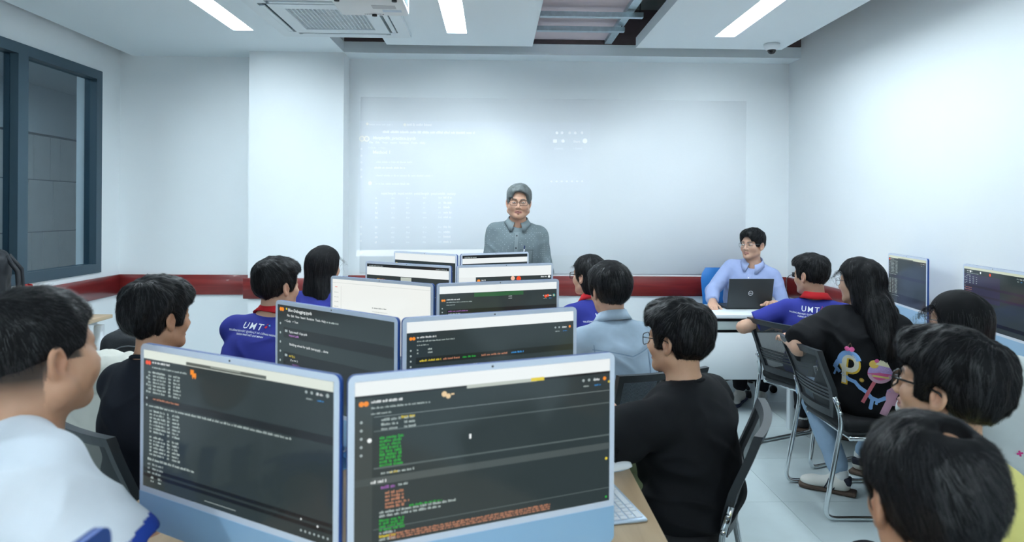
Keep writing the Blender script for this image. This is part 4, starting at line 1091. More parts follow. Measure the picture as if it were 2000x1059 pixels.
        g.tube([Mg @ Vector(p) for p in ((-0.0335 + sx, 0.100, 0.0), (0, 0.104, 0.002), (0.0335 - sx, 0.100, 0.0))], thk, 6)
        go = g.build('glasses', gm, root); ln.build('lens', M_lens, go)
    # --- shirt
    S = dict(col=(0.02, 0.02, 0.022), e=0.016, sleeve=0.55, se=0.018, hem=-0.07, wr=0.006, res=0.0075, mat=None); S.update(shirt or {})
    e = S['e']; sp = []
    for p in trap: sp.append(Cap(p.a, p.b, p.ra + e * 0.35, p.rb + e * 0.6, k=0.05))
    for p in torso: sp.append(Ell(p.c, p.r + e * _v((1.25, 1.1, 1.0)), p.rot, k=0.07))
    sp.append(Ell(hipc + T @ _v((0, 0.0, tl * 0.52)), _v((0.150, 0.112, 0.16)) * _v((b, b, 1)) + e, T, k=0.06))
    for s in (-1, 1):
        a0, el, wr = arms[s]; sl = S['sleeve']
        if sl <= 1.0:
            end = a0 + (el - a0) * sl; sp.append(CapF(a0, end, 0.045 * b + S['se'] * 0.7, 0.041 * b + S['se'] * 1.4, k=0.035))
        else:
            end = el + (wr - el) * (sl - 1); sp.append(Cap(a0, el, 0.045 * b + S['se'] * 0.6, 0.038 * b + S['se'] * 0.7, k=0.035)); sp.append(CapF(el, end, 0.038 * b + S['se'] * 0.7, 0.031 + S['se'] * 0.6, k=0.02))
        arms[s] = arms[s] + (end,)
    sp.append(Cut(hipc + T @ _v((0, 0, S['hem'])), -T[:, 2], 0.004))
    nd = unit(Nk + T @ _v((0, 0.01, 0)) - (H + Rh @ _v((0, -0.02, -0.09)) * hs) )
    sp.append(Cap(tp(0, 0.012, 0.10), tp(0, 0.016, -0.045), nk * 1.06, nk * 1.10, k=0.010, sub=True))
    bb = [p for p in sp if p.lo is not None and not p.sub]
    V, Q = mesh_sdf(sp, np.minimum.reduce([p.lo for p in bb]) - 0.012, np.maximum.reduce([p.hi for p in bb]) + 0.012, S['res'])
    V = relax(V, Q, 1, 0.4); N = vnormals(V, Q); loc = (V - Nk) @ T
    am = S['wr'] * sstep(-0.02, -0.14, loc[:, 2]) + S['wr'] * 0.25
    dg = loc @ np.array([[0.8, 0.1, 0.6], [0.1, 1, 0.1], [-0.6, 0.1, 0.8]])
    dg2 = loc @ np.array([[0.8, 0.1, -0.6], [0.1, 1, 0.1], [0.6, 0.1, 0.8]])
    mixs = sstep(-0.06, 0.06, loc[:, 0])
    w1 = 1 - 2 * np.abs(vnoise(dg * _v((5, 9, 17)) + 3.7)); w2 = 1 - 2 * np.abs(vnoise(dg2 * _v((5, 9, 17)) + 9.1)); w3 = vnoise(loc * 9 + 1.3)
    disp = am * ((w1 * (1 - mixs) + w2 * mixs) * 0.8 + w3 * 0.8)
    V = V + N * disp[:, None]
    col = S.get('paint'); sm_ = S['mat'] or mat('cloth_' + key, S['col'], 0.85, spec=0.25, noise=0.06, nscale=25, bump=0.25, bscale=900)
    cc = col(loc, V, arms, T) if col else None
    so = obj_np('shirt', V - org, Q, sm_, root, cc)
    # neckband
    if S.get('band', True):
        ring = []
        for k in range(24):
            a = 2 * math.pi * k / 24; yy = math.cos(a); ring.append(tp(1.13 * nk * math.sin(a) * 1.06, 0.010 + 1.13 * nk * yy * 1.05 + 0.006 * yy, -0.022 - 0.030 * yy - 0.012 * yy * (yy > 0)) - org)
        MB().tube([tuple(p) for p in ring], 0.0075, 8, closed=True).build('neckband', S.get('bandmat') or sm_, root)
    # --- collar (polo or dress shirt)
    if S.get('collar'):
        cm, sprd, pt, tall = S['collar']
        rows_ = []
        nA = 40
        for k in range(nA + 1):
            a = -math.pi + 0.10 * sprd + (2 * math.pi - 0.20 * sprd) * k / nA; c_, s_ = math.cos(a), math.sin(a)     # a=0 at the back
            fr = (1 - c_) / 2; tip = math.exp(-((abs(a) - (math.pi - 0.42)) / 0.30) ** 2)
            def ringp(rad, z): return tp(rad * s_ * 1.03, 0.010 - rad * c_ * 1.04, z) - org
            top = 0.038 * tall - 0.050 * fr ** 1.6
            rows_.append([tuple(ringp(nk * 1.12, top - 0.012)), tuple(ringp(nk * 1.15, top)), tuple(ringp(nk * 1.24, top + 0.001)), tuple(ringp(nk * 1.40 + 0.006 * fr, top - 0.020)), tuple(ringp(nk * 1.62 + 0.012 * fr + 0.014 * tip * pt, top - 0.034 * tall - 0.034 * tip * pt)), tuple(ringp(nk * 1.50, top - 0.036 * tall - 0.033 * tip * pt))])
        MB().grid(rows_).build('collar', cm, root)
    # --- trousers and feet
    pm = mat('trousers_' + key, pants, 0.85, spec=0.2, noise=0.08, nscale=30, bump=0.2, bscale=700)
    hj = {s: hipc + rt * s * 0.09 + _v((0, 0, -0.03)) for s in (-1, 1)}
    pp = [Ell(hipc + _v((0, 0, -0.015)), _v((0.172, 0.135, 0.105)) * _v((b, b, 1)), rotm(tyaw), k=0.05)]; ank = {}
    for s in (-1, 1):
        if legs == 'stand': kn = hj[s] + _v((0, 0, -0.43)) + fwd * 0.015; an = kn + _v((0, 0, -0.39)) - fwd * 0.01
        else:
            kn = _v(knees[s]) if knees and s in knees else hj[s] + fwd * 0.40 + rt * s * 0.05 + _v((0, 0, 0.0)); an = _v(feet[s]) if feet and s in feet else _v((*(kn + fwd * 0.03)[:2], 0.085))
        pp += [Cap(hj[s], kn, 0.088 * b, 0.066, k=0.03), Cap(kn, an + (kn - an) * 0.12, 0.064, 0.052, k=0.02)]; ank[s] = (kn, an)
    V, Q = mesh_sdf(pp, np.minimum.reduce([p.lo for p in pp]) - 0.01, np.maximum.reduce([p.hi for p in pp]) + 0.01, 0.013 if key not in ('r2', 'c1', 's', 'r1') else 0.010)
    N = vnormals(V, Q); V = V + N * (0.004 * (1 - 2 * np.abs(vnoise(V * _v((14, 14, 22))))))[:, None]
    obj_np('trousers', V - org, Q, pm, root)
    for s in (-1, 1):
        kn, an = ank[s]; fd = unit((an - kn) * _v((1, 1, 0)) * 0.2 + fwd + rt * s * 0.15) if not (feet and ('dir', s) in feet) else unit(_v(feet[('dir', s)])); fd[2] = 0; fd = unit(fd); F = frame(_v((0, 0, 1)), fd)
        an0 = _v((an[0], an[1], 0))
        up = [Ell((0, 0.015, 0.055), (0.036, 0.055, 0.05)), Cap((0, 0.0, 0.05), (0.0, 0.13, 0.038), 0.038, 0.034, k=0.03), Ell((0, 0.15, 0.036), (0.043, 0.055, 0.030), k=0.02), Cut((0, 0, 0.022), (0, 0, -1))]
        so_ = [RB((0, 0.065, 0.013), (0.044, 0.14, 0.0125), 0.012), Ell((0, 0.15, 0.013), (0.047, 0.06, 0.02), k=0.02), Cut((0, 0, 0.001), (0, 0, -1)), Cut((0, 0, 0.026), (0, 0, 1))]
        sm1, sm2 = shoe or (mat('shoe_dark', (0.03, 0.03, 0.035), 0.5), M_sole)
        V, Q = mesh_sdf([p.xf(F, an0) for p in up], an0 - 0.26, an0 + 0.26, 0.008); sho = obj_np('shoe', V - org, Q, sm1, root)
        V, Q = mesh_sdf([p.xf(F, an0) for p in so_], an0 - 0.26, an0 + 0.26, 0.008); obj_np('sole', V - org, Q, sm2, sho)
        MB().tube([tuple(an0 - org + _v((0, 0, 0.05))), tuple(an0 - org + _v((0, 0, 0.10))), tuple(an - org + (kn - an) * 0.35)], [0.036, 0.036, 0.042], 12).build('sock', M_sock, root)
        PEOPLE[(key, 'shoe', s)] = (sho, an0 - org, F)
    PEOPLE[key] = dict(root=root, org=org, T=T, Nk=Nk, shirt=so, Rh=Rh, H=H, hip=hipc, arms=arms, fwd=fwd, rt=rt, nk=nk)
    return PEOPLE[key]

M_red = mat('polo_red', (0.55, 0.010, 0.018), 0.8, bump=0.3, bscale=900)
BLUE = (0.032, 0.040, 0.27)
tee = dict(e=0.018, sleeve=0.62, se=0.022)
polo = dict(col=BLUE, e=0.016, sleeve=0.60, se=0.020, band=False, collar=(M_red, 1.2, 0.3, 1.1), mat=mat('polo_blue', BLUE, 0.8, spec=0.25, noise=0.08, nscale=20, bump=0.3, bscale=900))
# jersey colours of the front-left student: white with blue cuffs, chest and side panels
def jersey(loc, V, arms, T):
    C = np.tile(_v((0.72, 0.76, 0.82)), (len(V), 1)); bl = _v((0.02, 0.06, 0.36))
    a0, el, wr, end = arms[1]
    for s in (-1, 1):
        a0, el, wr, end = arms[s]; ax_ = unit(el - a0); d = (V - end) @ ax_; rad = np.linalg.norm((V - end) - d[:, None] * ax_, axis=1)
        C[(d > -0.032) & (rad < 0.10)] = bl
    ch = (loc[:, 1] > 0.06) & (loc[:, 2] < -0.14 + 0.035 * np.sign(np.sin(loc[:, 0] * 90))) & (np.abs(loc[:, 0]) < 0.13) & (loc[:, 2] > -0.30); C[ch] = bl
    sd = (np.abs(loc[:, 0]) > 0.10) & (loc[:, 2] < -0.26 - 0.4 * (loc[:, 1] + 0.05)) ; C[sd] = bl
    return C
M_jband = mat('jersey_band', (0.70, 0.74, 0.80), 0.8)
M_jersey = mat_col('jersey_cloth', 0.8, 0.25, bump=0.25, bscale=900, noise=0.05, nscale=25)
def fadeL1(q):
    r = q / _v(HR); z = q[:, 2]; back = sstep(0.045, 0.03, q[:, 1])
    f = back * sstep(-0.075, -0.01, z) * 0.93
    f = f * (1 - ((np.abs(q[:, 0]) > 0.074) & (z < 0.02) & (np.abs(q[:, 1] + 0.008) < 0.028)) )
    f = f * (1 - ((q[:, 1] > -0.012) & (z < -0.005)) * sstep(0.0, 0.012, q[:, 1] + 0.012) )
    return np.clip(f + (back * 0.25) * sstep(-0.10, -0.06, z) * (q[:, 1] < -0.03), 0, 0.95)
SK2 = _v((0.60, 0.36, 0.25)); SK3 = _v((0.50, 0.27, 0.165))
person('l1', 'student in a white and blue football jersey with cropped hair, nearest on the left', (-0.858, 1.28, 1.223), (28, 0, 0), 46, (-0.99, 1.16), hip_z=0.56, skin=SK3, fat=0.010, jaw=1.08, hair='short', bulk=1.22, shw=0.19,
       fade=fadeL1, shz=0.055, face=True, hands={1: (-0.50, 1.38, 0.80), -1: (-0.84, 1.56, 0.74)}, poles={1: (0.3, -0.6, -1), -1: (-0.2, 0, -1)}, shirt=dict(e=0.024, sleeve=0.66, se=0.030, wr=0.020, mat=M_jersey, paint=jersey, res=0.0065, bandmat=M_jband), hres=0.0032, nstr=4500, strand_w=0.0012)
person('l2', 'student in a plain black shirt with thick hair, behind the left foreground monitor', (-1.175, 2.38, 1.116), (32, 2, 0), 24, (-1.16, 2.32), skin=SK3, hair='thick', hands={1: (-0.80, 2.55, 0.80), -1: (-1.0, 2.66, 0.80)}, shirt=dict(tee, col=(0.010, 0.012, 0.018), e=0.022), nstr=3600)
person('l3', 'student in a blue polo with red collar on the left, hair swept up', (-1.027, 3.20, 1.132), (38, 0, 0), 10, (-1.12, 3.04), skin=SK2, hair='side', hands={1: (-0.70, 3.42, 0.80), -1: (-0.85, 3.5, 0.80)}, shirt=dict(polo))
person('l4', 'student with long straight black hair in the far left row', (-0.996, 3.95, 1.158), (28, 0, 0), 12, (-1.05, 3.82), fem=True, hs=0.95, skin=SK2, hair='long', hands={1: (-0.70, 4.2, 0.80), -1: (-0.85, 4.25, 0.80)}, shirt=dict(polo))
person('c1', 'student in a black T-shirt and glasses with a bare nape, at the mouse', (0.624, 2.25, 1.065), (-45, 2, 0), -46, (0.665, 2.23), skin=_v((0.62, 0.36, 0.23)), hair='thick', hair_over=dict(t=(0.030, 0.020, 0.026)), hands={-1: (0.27, 2.22, 0.80), 1: (0.40, 2.38, 0.80)}, poles={-1: (-0.6, -0.9, -0.1)},
       shirt=dict(tee, col=(0.008, 0.009, 0.011), e=0.026, se=0.034, sleeve=0.85, wr=0.017), pants=(0.16, 0.20, 0.11), glasses=(M_rim['dark'], 0.025, 0.019, 0.012, 0.0014), hres=0.0034, nstr=3600)
person('c2', 'student in a washed light blue denim jacket, bowl haircut seen from behind', (0.541, 3.10, 1.129), (-18, 4, 0), -22, (0.57, 3.02), skin=SK2, hair='bowl', hands={-1: (0.22, 3.25, 0.80), 1: (0.35, 3.4, 0.80)}, shirt=dict(col=(0.38, 0.48, 0.58), e=0.026, sleeve=1.9, se=0.020, wr=0.007, band=False, collar=(mat('denim_collar', (0.40, 0.50, 0.60), 0.9, noise=0.15, nscale=30, bump=0.4, bscale=700), 1.5, 0.3, 1.25), mat=mat('denim', (0.37, 0.47, 0.57), 0.9, noise=0.36, nscale=7, bump=0.4, bscale=700)), nstr=3600)
person('c3', 'student in a blue polo with dark glasses, half hidden by the denim jacket', (0.542, 3.78, 1.129), (-42, 0, 0), -25, (0.58, 3.68), fem=True, hs=0.97, skin=SK2, hair='bob', hands={-1: (0.25, 3.9, 0.80), 1: (0.35, 4.0, 0.80)}, shirt=dict(polo), glasses=(M_rim['dark'], 0.025, 0.018, 0.010, 0.0018))
person('t', 'grey-haired lecturer in a dotted grey shirt and glasses standing at the front', (0.186, 5.05, 1.559), (182, 2, -2), 182, (0.15, 5.10), hip_z=0.92, hs=1.07, skin=_v((0.60, 0.345, 0.235)), smile=0.25, fat=0.004, jaw=1.06, hair='grey', hair_over=dict(t=(0.022, 0.013, 0.015)), legs='stand', hands={1: (0.08, 4.84, 1.00), -1: (0.28, 4.84, 1.02)}, poles={1: (-0.5, 0.4, -1), -1: (0.5, 0.5, -1)},
       shirt=dict(mat=mat_dots('dotted_shirt', (0.15, 0.19, 0.205), (0.42, 0.47, 0.50)), col=(0.16, 0.20, 0.215), e=0.022, sleeve=1.9, se=0.020, band=False, collar=(mat('grey_collar', (0.19, 0.235, 0.25), 0.8, bump=0.2, bscale=700), 3.4, 1.0, 1.0), wr=0.005, hem=-0.16), pants=(0.02, 0.025, 0.035), glasses=(M_rim['tort'], 0.027, 0.0165, 0.007, 0.0014), face=True, hres=0.0032, brow=_v((0.10, 0.08, 0.07)), nstr=3000, shw=0.18)
person('s', 'seated man in a light blue shirt and clear glasses behind the laptop', (2.096, 5.35, 1.23), (232, -2, 0), 208, (2.06, 5.47), hip_z=0.58, skin=_v((0.60, 0.36, 0.255)), hair='side', hair_over=dict(t=(0.026, 0.012, 0.016), cuts=[(0.05, 0.3, -0.3, 0.030, 0.02), (-0.02, 0.2, -0.3, -0.015, 0.012), NAPE], sub=sub_ear() + [Ell((0.015, 0.105, 0.026), (0.058, 0.062, 0.040), rotm(0, 0, 14), k=0.012, sub=True)], dir=(-0.6, 0.8, 0)), hands={1: (1.70, 5.12, 0.79), -1: (2.15, 5.02, 0.79)}, poles={1: (-0.8, 0.3, -0.8), -1: (0.6, 0.2, -0.9)},
       shirt=dict(col=(0.33, 0.40, 0.64), e=0.022, sleeve=1.9, se=0.020, band=False, collar=(mat('blue_collar', (0.36, 0.43, 0.68), 0.8), 3.2, 0.9, 1.0), wr=0.006), glasses=(M_rim['wire'], 0.026, 0.020, 0.014, 0.0010), face=True, hres=0.0032, shoe=(M_shoe, M_sole_d), nstr=3000, feet={-1: (2.10, 5.16, 0.085), 1: (1.95, 5.2, 0.085)}, knees={-1: (2.14, 5.10, 0.53), 1: (1.9, 5.1, 0.53)})
person('r1', 'student in a blue polo with red collar on the right, elbow over the desk', (1.965, 4.08, 1.107), (-28, 4, 0), 34, (2.00, 4.08), skin=SK2, hair='side', hair_over=dict(t=(0.026, 0.012, 0.016)), hands={-1: (1.80, 4.36, 0.74), 1: (2.3, 4.15, 0.80)}, poles={-1: (-1.2, 0.0, -0.4)}, shirt=dict(polo, sleeve=0.7))
person('r2', 'student with long wavy hair in a black T-shirt with a candy print on the back', (1.894, 3.40, 1.140), (-32, 2, 0), 42, (1.90, 3.40), fem=True, hs=0.97, skin=SK2, hair='long', hair_over=dict(amp=0.009, fq=20, stretch=(1, 1, 0.45), extra=[Ell((0, -0.055, -0.07), (0.102, 0.080, 0.15), k=0.05), Ell((-0.015, -0.12, -0.20), (0.115, 0.070, 0.14), k=0.06), Ell((-0.03, -0.165, -0.30), (0.105, 0.055, 0.12), k=0.05)]), hands={-1: (1.62, 3.62, 0.80), 1: (2.2, 3.3, 0.80)}, poles={-1: (-1, -0.3, -0.6)}, shirt=dict(tee, col=(0.007, 0.0075, 0.009), e=0.03, se=0.035, sleeve=0.95, wr=0.013), pants=(0.30, 0.42, 0.56), shoe=(M_shoe, M_sole), glasses=(M_rim['wire'], 0.025, 0.021, 0.018, 0.0010), bulk=1.08, nstr=4000,
       feet={-1: (1.86, 3.50, 0.095), 1: (2.12, 3.78, 0.085), ('dir', -1): (-0.75, 0.5, 0)}, knees={-1: (1.78, 3.70, 0.50)})
person('r3', 'student with long straight hair and glasses in front of the cut-off monitor', (1.811, 2.55, 1.076), (-30, 2, 0), 30, (1.93, 2.50), fem=True, hs=0.97, skin=SK2, hair='straight', hands={1: (2.1, 2.6, 0.80), -1: (1.95, 2.8, 0.80)}, shirt=dict(tee, col=(0.62, 0.66, 0.66), e=0.022, se=0.030, sleeve=0.9), glasses=(M_rim['wire'], 0.025, 0.021, 0.018, 0.0012), nstr=4000)
person('r4', 'student with thick hair and dark-rimmed glasses in a yellow shirt', (1.074, 1.55, 1.088), (-38, -6, 0), -25, (1.11, 1.44), skin=_v((0.64, 0.38, 0.25)), hair='thick', hair_over=dict(crown=(0.02, -0.07, 0.105), swirl=0.4, flow=(1.0, 0.5, 0.2)), face=True, shz=-0.10, knees={-1: (1.06, 1.84, 0.50), 1: (1.24, 1.84, 0.50)}, hands={-1: (1.06, 1.62, 0.58), 1: (1.20, 1.66, 0.58)}, shirt=dict(tee, col=(0.72, 0.66, 0.22), e=0.024, se=0.03, sleeve=0.8), glasses=(M_rim['dark'], 0.026, 0.018, 0.009, 0.0024), hres=0.0032, nstr=5000, strand_w=0.0013)
person('r5', 'nearest student at the bottom right, pale hair whorl towards the camera', (0.668, 1.00, 1.062), (6, 4, 0), 15, (0.72, 0.93), skin=SK3, hair='whorl', hands={-1: (0.5, 1.35, 0.68), 1: (0.85, 1.35, 0.66)}, shirt=dict(tee, col=(0.05, 0.06, 0.08), e=0.022, se=0.03), hres=0.0032, nstr=6500, strand_w=0.0012)
# chairs
chair(-1.00, 1.15, 54, 'black mesh chair under the student in the white and blue jersey')
chair(-1.10, 2.38, 36, 'black mesh chair under the left student in plain black')
chair(-1.11, 3.08, 20, 'black mesh chair under the left student in the blue polo')
chair(-1.04, 3.85, 20, 'black mesh chair under the long-haired student in the far left row')
chair(0.575, 2.31, -67, 'black mesh chair under the student with the black T-shirt and mouse')
chair(0.60, 3.10, -21, 'black mesh chair behind the denim jacket')
chair(0.60, 3.72, -25, 'black mesh chair under the half hidden student in the blue polo')
chair(2.03, 4.15, 66, 'black mesh chair under the right student in the blue polo')
chair(1.925, 3.41, 91, 'black mesh chair under the student with the candy print')
chair(2.01, 2.49, 93, 'black mesh chair under the student with long straight hair')
chair(1.12, 1.45, -25, 'black mesh chair under the student in the yellow shirt')
chair(0.73, 0.95, 15, 'black mesh chair under the nearest student at the bottom right')
chair(-1.62, 3.08, 10, 'empty black mesh chair holding a backpack, jacket over its back')
# ---------------------------------------------------------------- prints draped on clothes
M_print = mat_col('shirt_print', 0.7, 0.3)
M_hidden = None
def drape(pr, key, name, side=-1, at=(0, 0, 0), m=None, off=0.002, maxlen=0.02, tilt=0.0):
    """project a flat print onto a shirt. side -1: the back, +1: the front; at: (x, _, z) in the torso frame"""
    d = PEOPLE[key]; me = d['shirt'].data; org, T, Nk = d['org'], d['T'], d['Nk']
    bvh = BVHTree.FromPolygons([v.co for v in me.vertices], [list(p.vertices) for p in me.polygons])
    bm = bmesh.new(); lay = bm.loops.layers.float_color.new('Col')
    vs = [bm.verts.new(v) for v in pr.v]
    for f, c in zip(pr.f, pr.c):
        try: fc = bm.faces.new([vs[i] for i in f])
        except ValueError: continue
        for l in fc.loops: l[lay] = (*c, 1)
    bmesh.ops.triangulate(bm, faces=list(bm.faces))
    for _ in range(4):
        ed = [e for e in bm.edges if e.calc_length() > maxlen]
        if not ed: break
        bmesh.ops.subdivide_edges(bm, edges=ed, cuts=1)
        bmesh.ops.triangulate(bm, faces=list(bm.faces))
    bmesh.ops.triangulate(bm, faces=list(bm.faces))
    dirv = Vector(T[:, 1] * (1 if side < 0 else -1)); sx = 1 if side < 0 else -1
    ct, st_ = math.cos(tilt), math.sin(tilt)
    for v in bm.verts:
        u, w, k = v.co; u, w = u * ct - w * st_, u * st_ + w * ct
        o = Nk + T @ _v((at[0] + sx * u, -0.5 if side < 0 else 0.5, at[2] + w)) - org
        h, n, i, ds = bvh.ray_cast(Vector(o), dirv)
        v.co = (h - dirv * (off + k)) if h is not None else Vector(o + T[:, 1] * (0.40 if side < 0 else -0.4))
    me2 = bpy.data.meshes.new(name); bm.to_mesh(me2); bm.free()
    for p in me2.polygons: p.use_smooth = True
    return link_mesh(name, me2, m or M_print, d['root'])
W_ = (0.82, 0.85, 0.9)
def umt():
    p = Print(); [p.text(x, 0.012, 0.044, c, W_, 0, 0.008, 'CENTER') for x, c in ((-0.038, 'U'), (0.0, 'M'), (0.037, 'T'))]
    k = 0.72; o = 0.0
    for q, c in (([(0.080, 0.034), (0.092, 0.028), (0.098, 0.040), (0.088, 0.048)], (0.7, 0.03, 0.06)), ([(0.098, 0.050), (0.112, 0.044), (0.106, 0.058)], (0.1, 0.45, 0.8)), ([(0.088, 0.052), (0.096, 0.054), (0.090, 0.062)], (0.7, 0.03, 0.06))): p.poly([(x * k - 0.002, y * k + 0.004) for x, y in q], c)
    p.text(0, -0.006, 0.0118, 'TRƯỜNG ĐẠI HỌC QUẢN LÝ VÀ CÔNG NGHỆ', W_, 0, 0.012, 'CENTER'); p.text(0, -0.022, 0.0118, 'THÀNH PHỐ HỒ CHÍ MINH', W_, 0, 0.012, 'CENTER')
    return p
drape(umt(), 'r1', 'back_print', -1, (-0.015, 0, -0.085))
drape(umt(), 'l3', 'back_print', -1, (-0.03, 0, -0.10))
drape(umt(), 'c3', 'back_print', -1, (0.0, 0, -0.125))
def pop():
    p = Print(); s = 1.0
    CR, YL, LB, PK, PU, HP, RD = (0.80, 0.76, 0.62), (0.75, 0.47, 0.05), (0.25, 0.45, 0.80), (0.72, 0.42, 0.55), (0.50, 0.36, 0.68), (0.78, 0.14, 0.35), (0.62, 0.16, 0.20)
    def bar(x0, y0, x1, y1, w, c, dz=0.0):
        dx, dy = x1 - x0, y1 - y0; L = math.hypot(dx, dy); nx, ny = -dy / L * w / 2, dx / L * w / 2
        p.poly([(x0 + nx, y0 + ny), (x0 - nx, y0 - ny), (x1 - nx, y1 - ny), (x1 + nx, y1 + ny)], c, dz)
    def ring(cx, cy, r0, r1, c, dz, a0=0, a1=360, n=20):
        for k in range(n):
            a, b = R(a0 + (a1 - a0) * k / n), R(a0 + (a1 - a0) * (k + 1) / n)
            p.poly([(cx + r0 * math.cos(a), cy + r0 * math.sin(a)), (cx + r1 * math.cos(a), cy + r1 * math.sin(a)), (cx + r1 * math.cos(b), cy + r1 * math.sin(b)), (cx + r0 * math.cos(b), cy + r0 * math.sin(b))], c, dz)
    # first P
    bar(-0.095, 0.055, -0.095, -0.085, 0.030, YL); ring(-0.072, 0.025, 0.022, 0.053, YL, 0.0)
    bar(-0.099, 0.060, -0.099, -0.078, 0.022, CR, 0.0006); ring(-0.075, 0.028, 0.024, 0.047, CR, 0.0006)
    ring(-0.075, 0.032, 0.036, 0.060, LB, 0.0012, 20, 200); bar(-0.128, 0.03, -0.145, -0.005, 0.022, LB, 0.0012); bar(-0.15, 0.0, -0.12, -0.03, 0.020, LB, 0.0012); bar(-0.14, -0.02, -0.15, -0.05, 0.01, LB, 0.0012)
    for x in (-0.088, -0.066): p.disc(x, 0.100, 0.012, HP, 0.0018)
    bar(-0.088, 0.108, -0.076, 0.130, 0.003, (0.12, 0.07, 0.05), 0.0016); bar(-0.066, 0.108, -0.076, 0.130, 0.003, (0.12, 0.07, 0.05), 0.0016)
    p.disc(-0.015, -0.045, 0.011, (0.55, 0.33, 0.06)); p.disc(-0.015, -0.045, 0.006, (0.72, 0.5, 0.12), 0.0006)
    # icing river between the letters
    pts = [(-0.11, -0.03), (-0.075, -0.055), (-0.045, -0.062), (-0.02, -0.085), (0.01, -0.10), (0.03, -0.125), (0.06, -0.135), (0.085, -0.12)]
    for a, b in zip(pts, pts[1:]): bar(*a, *b, 0.018, LB, 0.0006); p.disc(*b, 0.010, LB, 0.0006)
    bar(0.035, -0.13, 0.03, -0.175, 0.016, LB, 0.0006); p.disc(0.03, -0.175, 0.009, LB, 0.0006); bar(0.055, -0.135, 0.052, -0.155, 0.012, LB, 0.0006)
    # lollipop
    bar(0.045, -0.03, -0.005, -0.155, 0.016, RD, 0.0012)
    p.disc(0.060, 0.0, 0.050, HP, 0.0016, 24); ring(0.060, 0.0, 0.034, 0.050, PK, 0.0019, 190, 350); ring(0.060, 0.006, 0.0, 0.048, PU, 0.0022, -10, 190, 16); bar(0.03, -0.012, 0.095, -0.02, 0.010, (0.82, 0.68, 0.25), 0.0024)
    p.disc(0.035, 0.045, 0.020, (0.80, 0.55, 0.12), 0.0026); p.poly([(0.04, 0.045), (0.10, 0.035), (0.085, 0.062), (0.06, 0.070)], (0.82, 0.78, 0.55), 0.0028); p.disc(0.045, 0.062, 0.009, HP, 0.003)
    p.disc(0.098, -0.085, 0.009, PU)
    # last P
    bar(0.125, -0.075, 0.085, -0.20, 0.032, PK, 0.0008); ring(0.135, -0.105, 0.018, 0.048, PK, 0.0008)
    return p
drape(pop(), 'r2', 'candy_print', -1, (0.055, 0, -0.29), maxlen=0.015)
# denim seams
p = Print(); SC = (0.20, 0.29, 0.42)
for k in range(16):
    x0, x1 = -0.16 + 0.02 * k, -0.14 + 0.02 * k; z = lambda x: -0.035 * (1 - abs(x) / 0.16) ** 1.3
    p.poly([(x0, z(x0) - 0.0015), (x1, z(x1) - 0.0015), (x1, z(x1) + 0.0015), (x0, z(x0) + 0.0015)], SC); p.poly([(x0, z(x0) - 0.0085), (x1, z(x1) - 0.0085), (x1, z(x1) - 0.0070), (x0, z(x0) - 0.0070)], (0.5, 0.6, 0.7))
for s in (-1, 1):
    p.poly([(s * 0.105, -0.015), (s * 0.105 + 0.003, -0.015), (s * 0.075 + 0.003, -0.30), (s * 0.075, -0.30)], SC); p.poly([(s * 0.105 + 0.007, -0.015), (s * 0.105 + 0.009, -0.015), (s * 0.075 + 0.009, -0.30), (s * 0.075 + 0.007, -0.30)], SC)
drape(p, 'c2', 'seam', -1, (0, 0, -0.12))
p = Print(); p.rect(0.15, -0.25, 0.153, 0.0, SC); p.rect(-0.153, -0.25, -0.15, 0.0, SC); drape(p, 'c2', 'seam', -1, (0, 0, -0.10))
# lecturer: placket, buttons, pocket, pen
p = Print(); p.rect(-0.016, -0.42, 0.016, -0.01, (0.20, 0.245, 0.26)); p.rect(-0.0165, -0.42, -0.0145, -0.01, (0.09, 0.11, 0.12), 0.0004); p.rect(0.0145, -0.42, 0.0165, -0.01, (0.09, 0.11, 0.12), 0.0004)
drape(p, 't', 'placket', 1, (0, 0, -0.075), m=M_print, off=0.003)
for z in (-0.105, -0.195, -0.285, -0.375):
    p = Print(); p.disc(0, 0, 0.0055, (0.012, 0.014, 0.02)); drape(p, 't', 'button', 1, (0, 0, z), off=0.005)
p = Print()
for a in ((0.03, -0.002, 0.13, 0.002), (0.03, -0.12, 0.033, 0.0), (0.127, -0.12, 0.13, 0.0)): p.rect(*a, (0.09, 0.11, 0.12))
drape(p, 't', 'pocket', 1, (0, 0, -0.205), off=0.003)
p = Print(); p.rect(-0.005, -0.03, 0.005, 0.0, (0.75, 0.78, 0.8)); p.rect(-0.005, 0.0, 0.005, 0.025, (0.02, 0.04, 0.12)); p.disc(0.008, -0.022, 0.007, (0.02, 0.02, 0.03), 0.001)
drape(p, 't', 'pen', 1, (-0.062, 0, -0.198), off=0.008)
p = Print(); p.rect(-0.016, -0.40, 0.016, -0.01, (0.36, 0.43, 0.68)); p.rect(-0.0165, -0.40, -0.015, -0.01, (0.22, 0.27, 0.5), 0.0004); drape(p, 's', 'placket', 1, (0, 0, -0.075), off=0.003)
for z in (-0.11, -0.19, -0.27):
    p = Print(); p.disc(0, 0, 0.0055, (0.78, 0.8, 0.85)); drape(p, 's', 'button', 1, (0, 0, z), off=0.005)
p = Print(); p.poly([(-0.012, 0.008), (-0.002, -0.010), (0.012, 0.008), (0.0, 0.0)], (0.75, 0.78, 0.85)); drape(p, 's', 'chest_logo', 1, (-0.085, 0, -0.215), off=0.003)
p = Print(); p.rect(-0.010, -0.003, 0.010, 0.003, (0.65, 0.05, 0.25)); p.rect(-0.003, -0.010, 0.003, 0.010, (0.65, 0.05, 0.25)); drape(p, 'r3', 'small_logo', -1, (0.07, 0, -0.33), off=0.003)

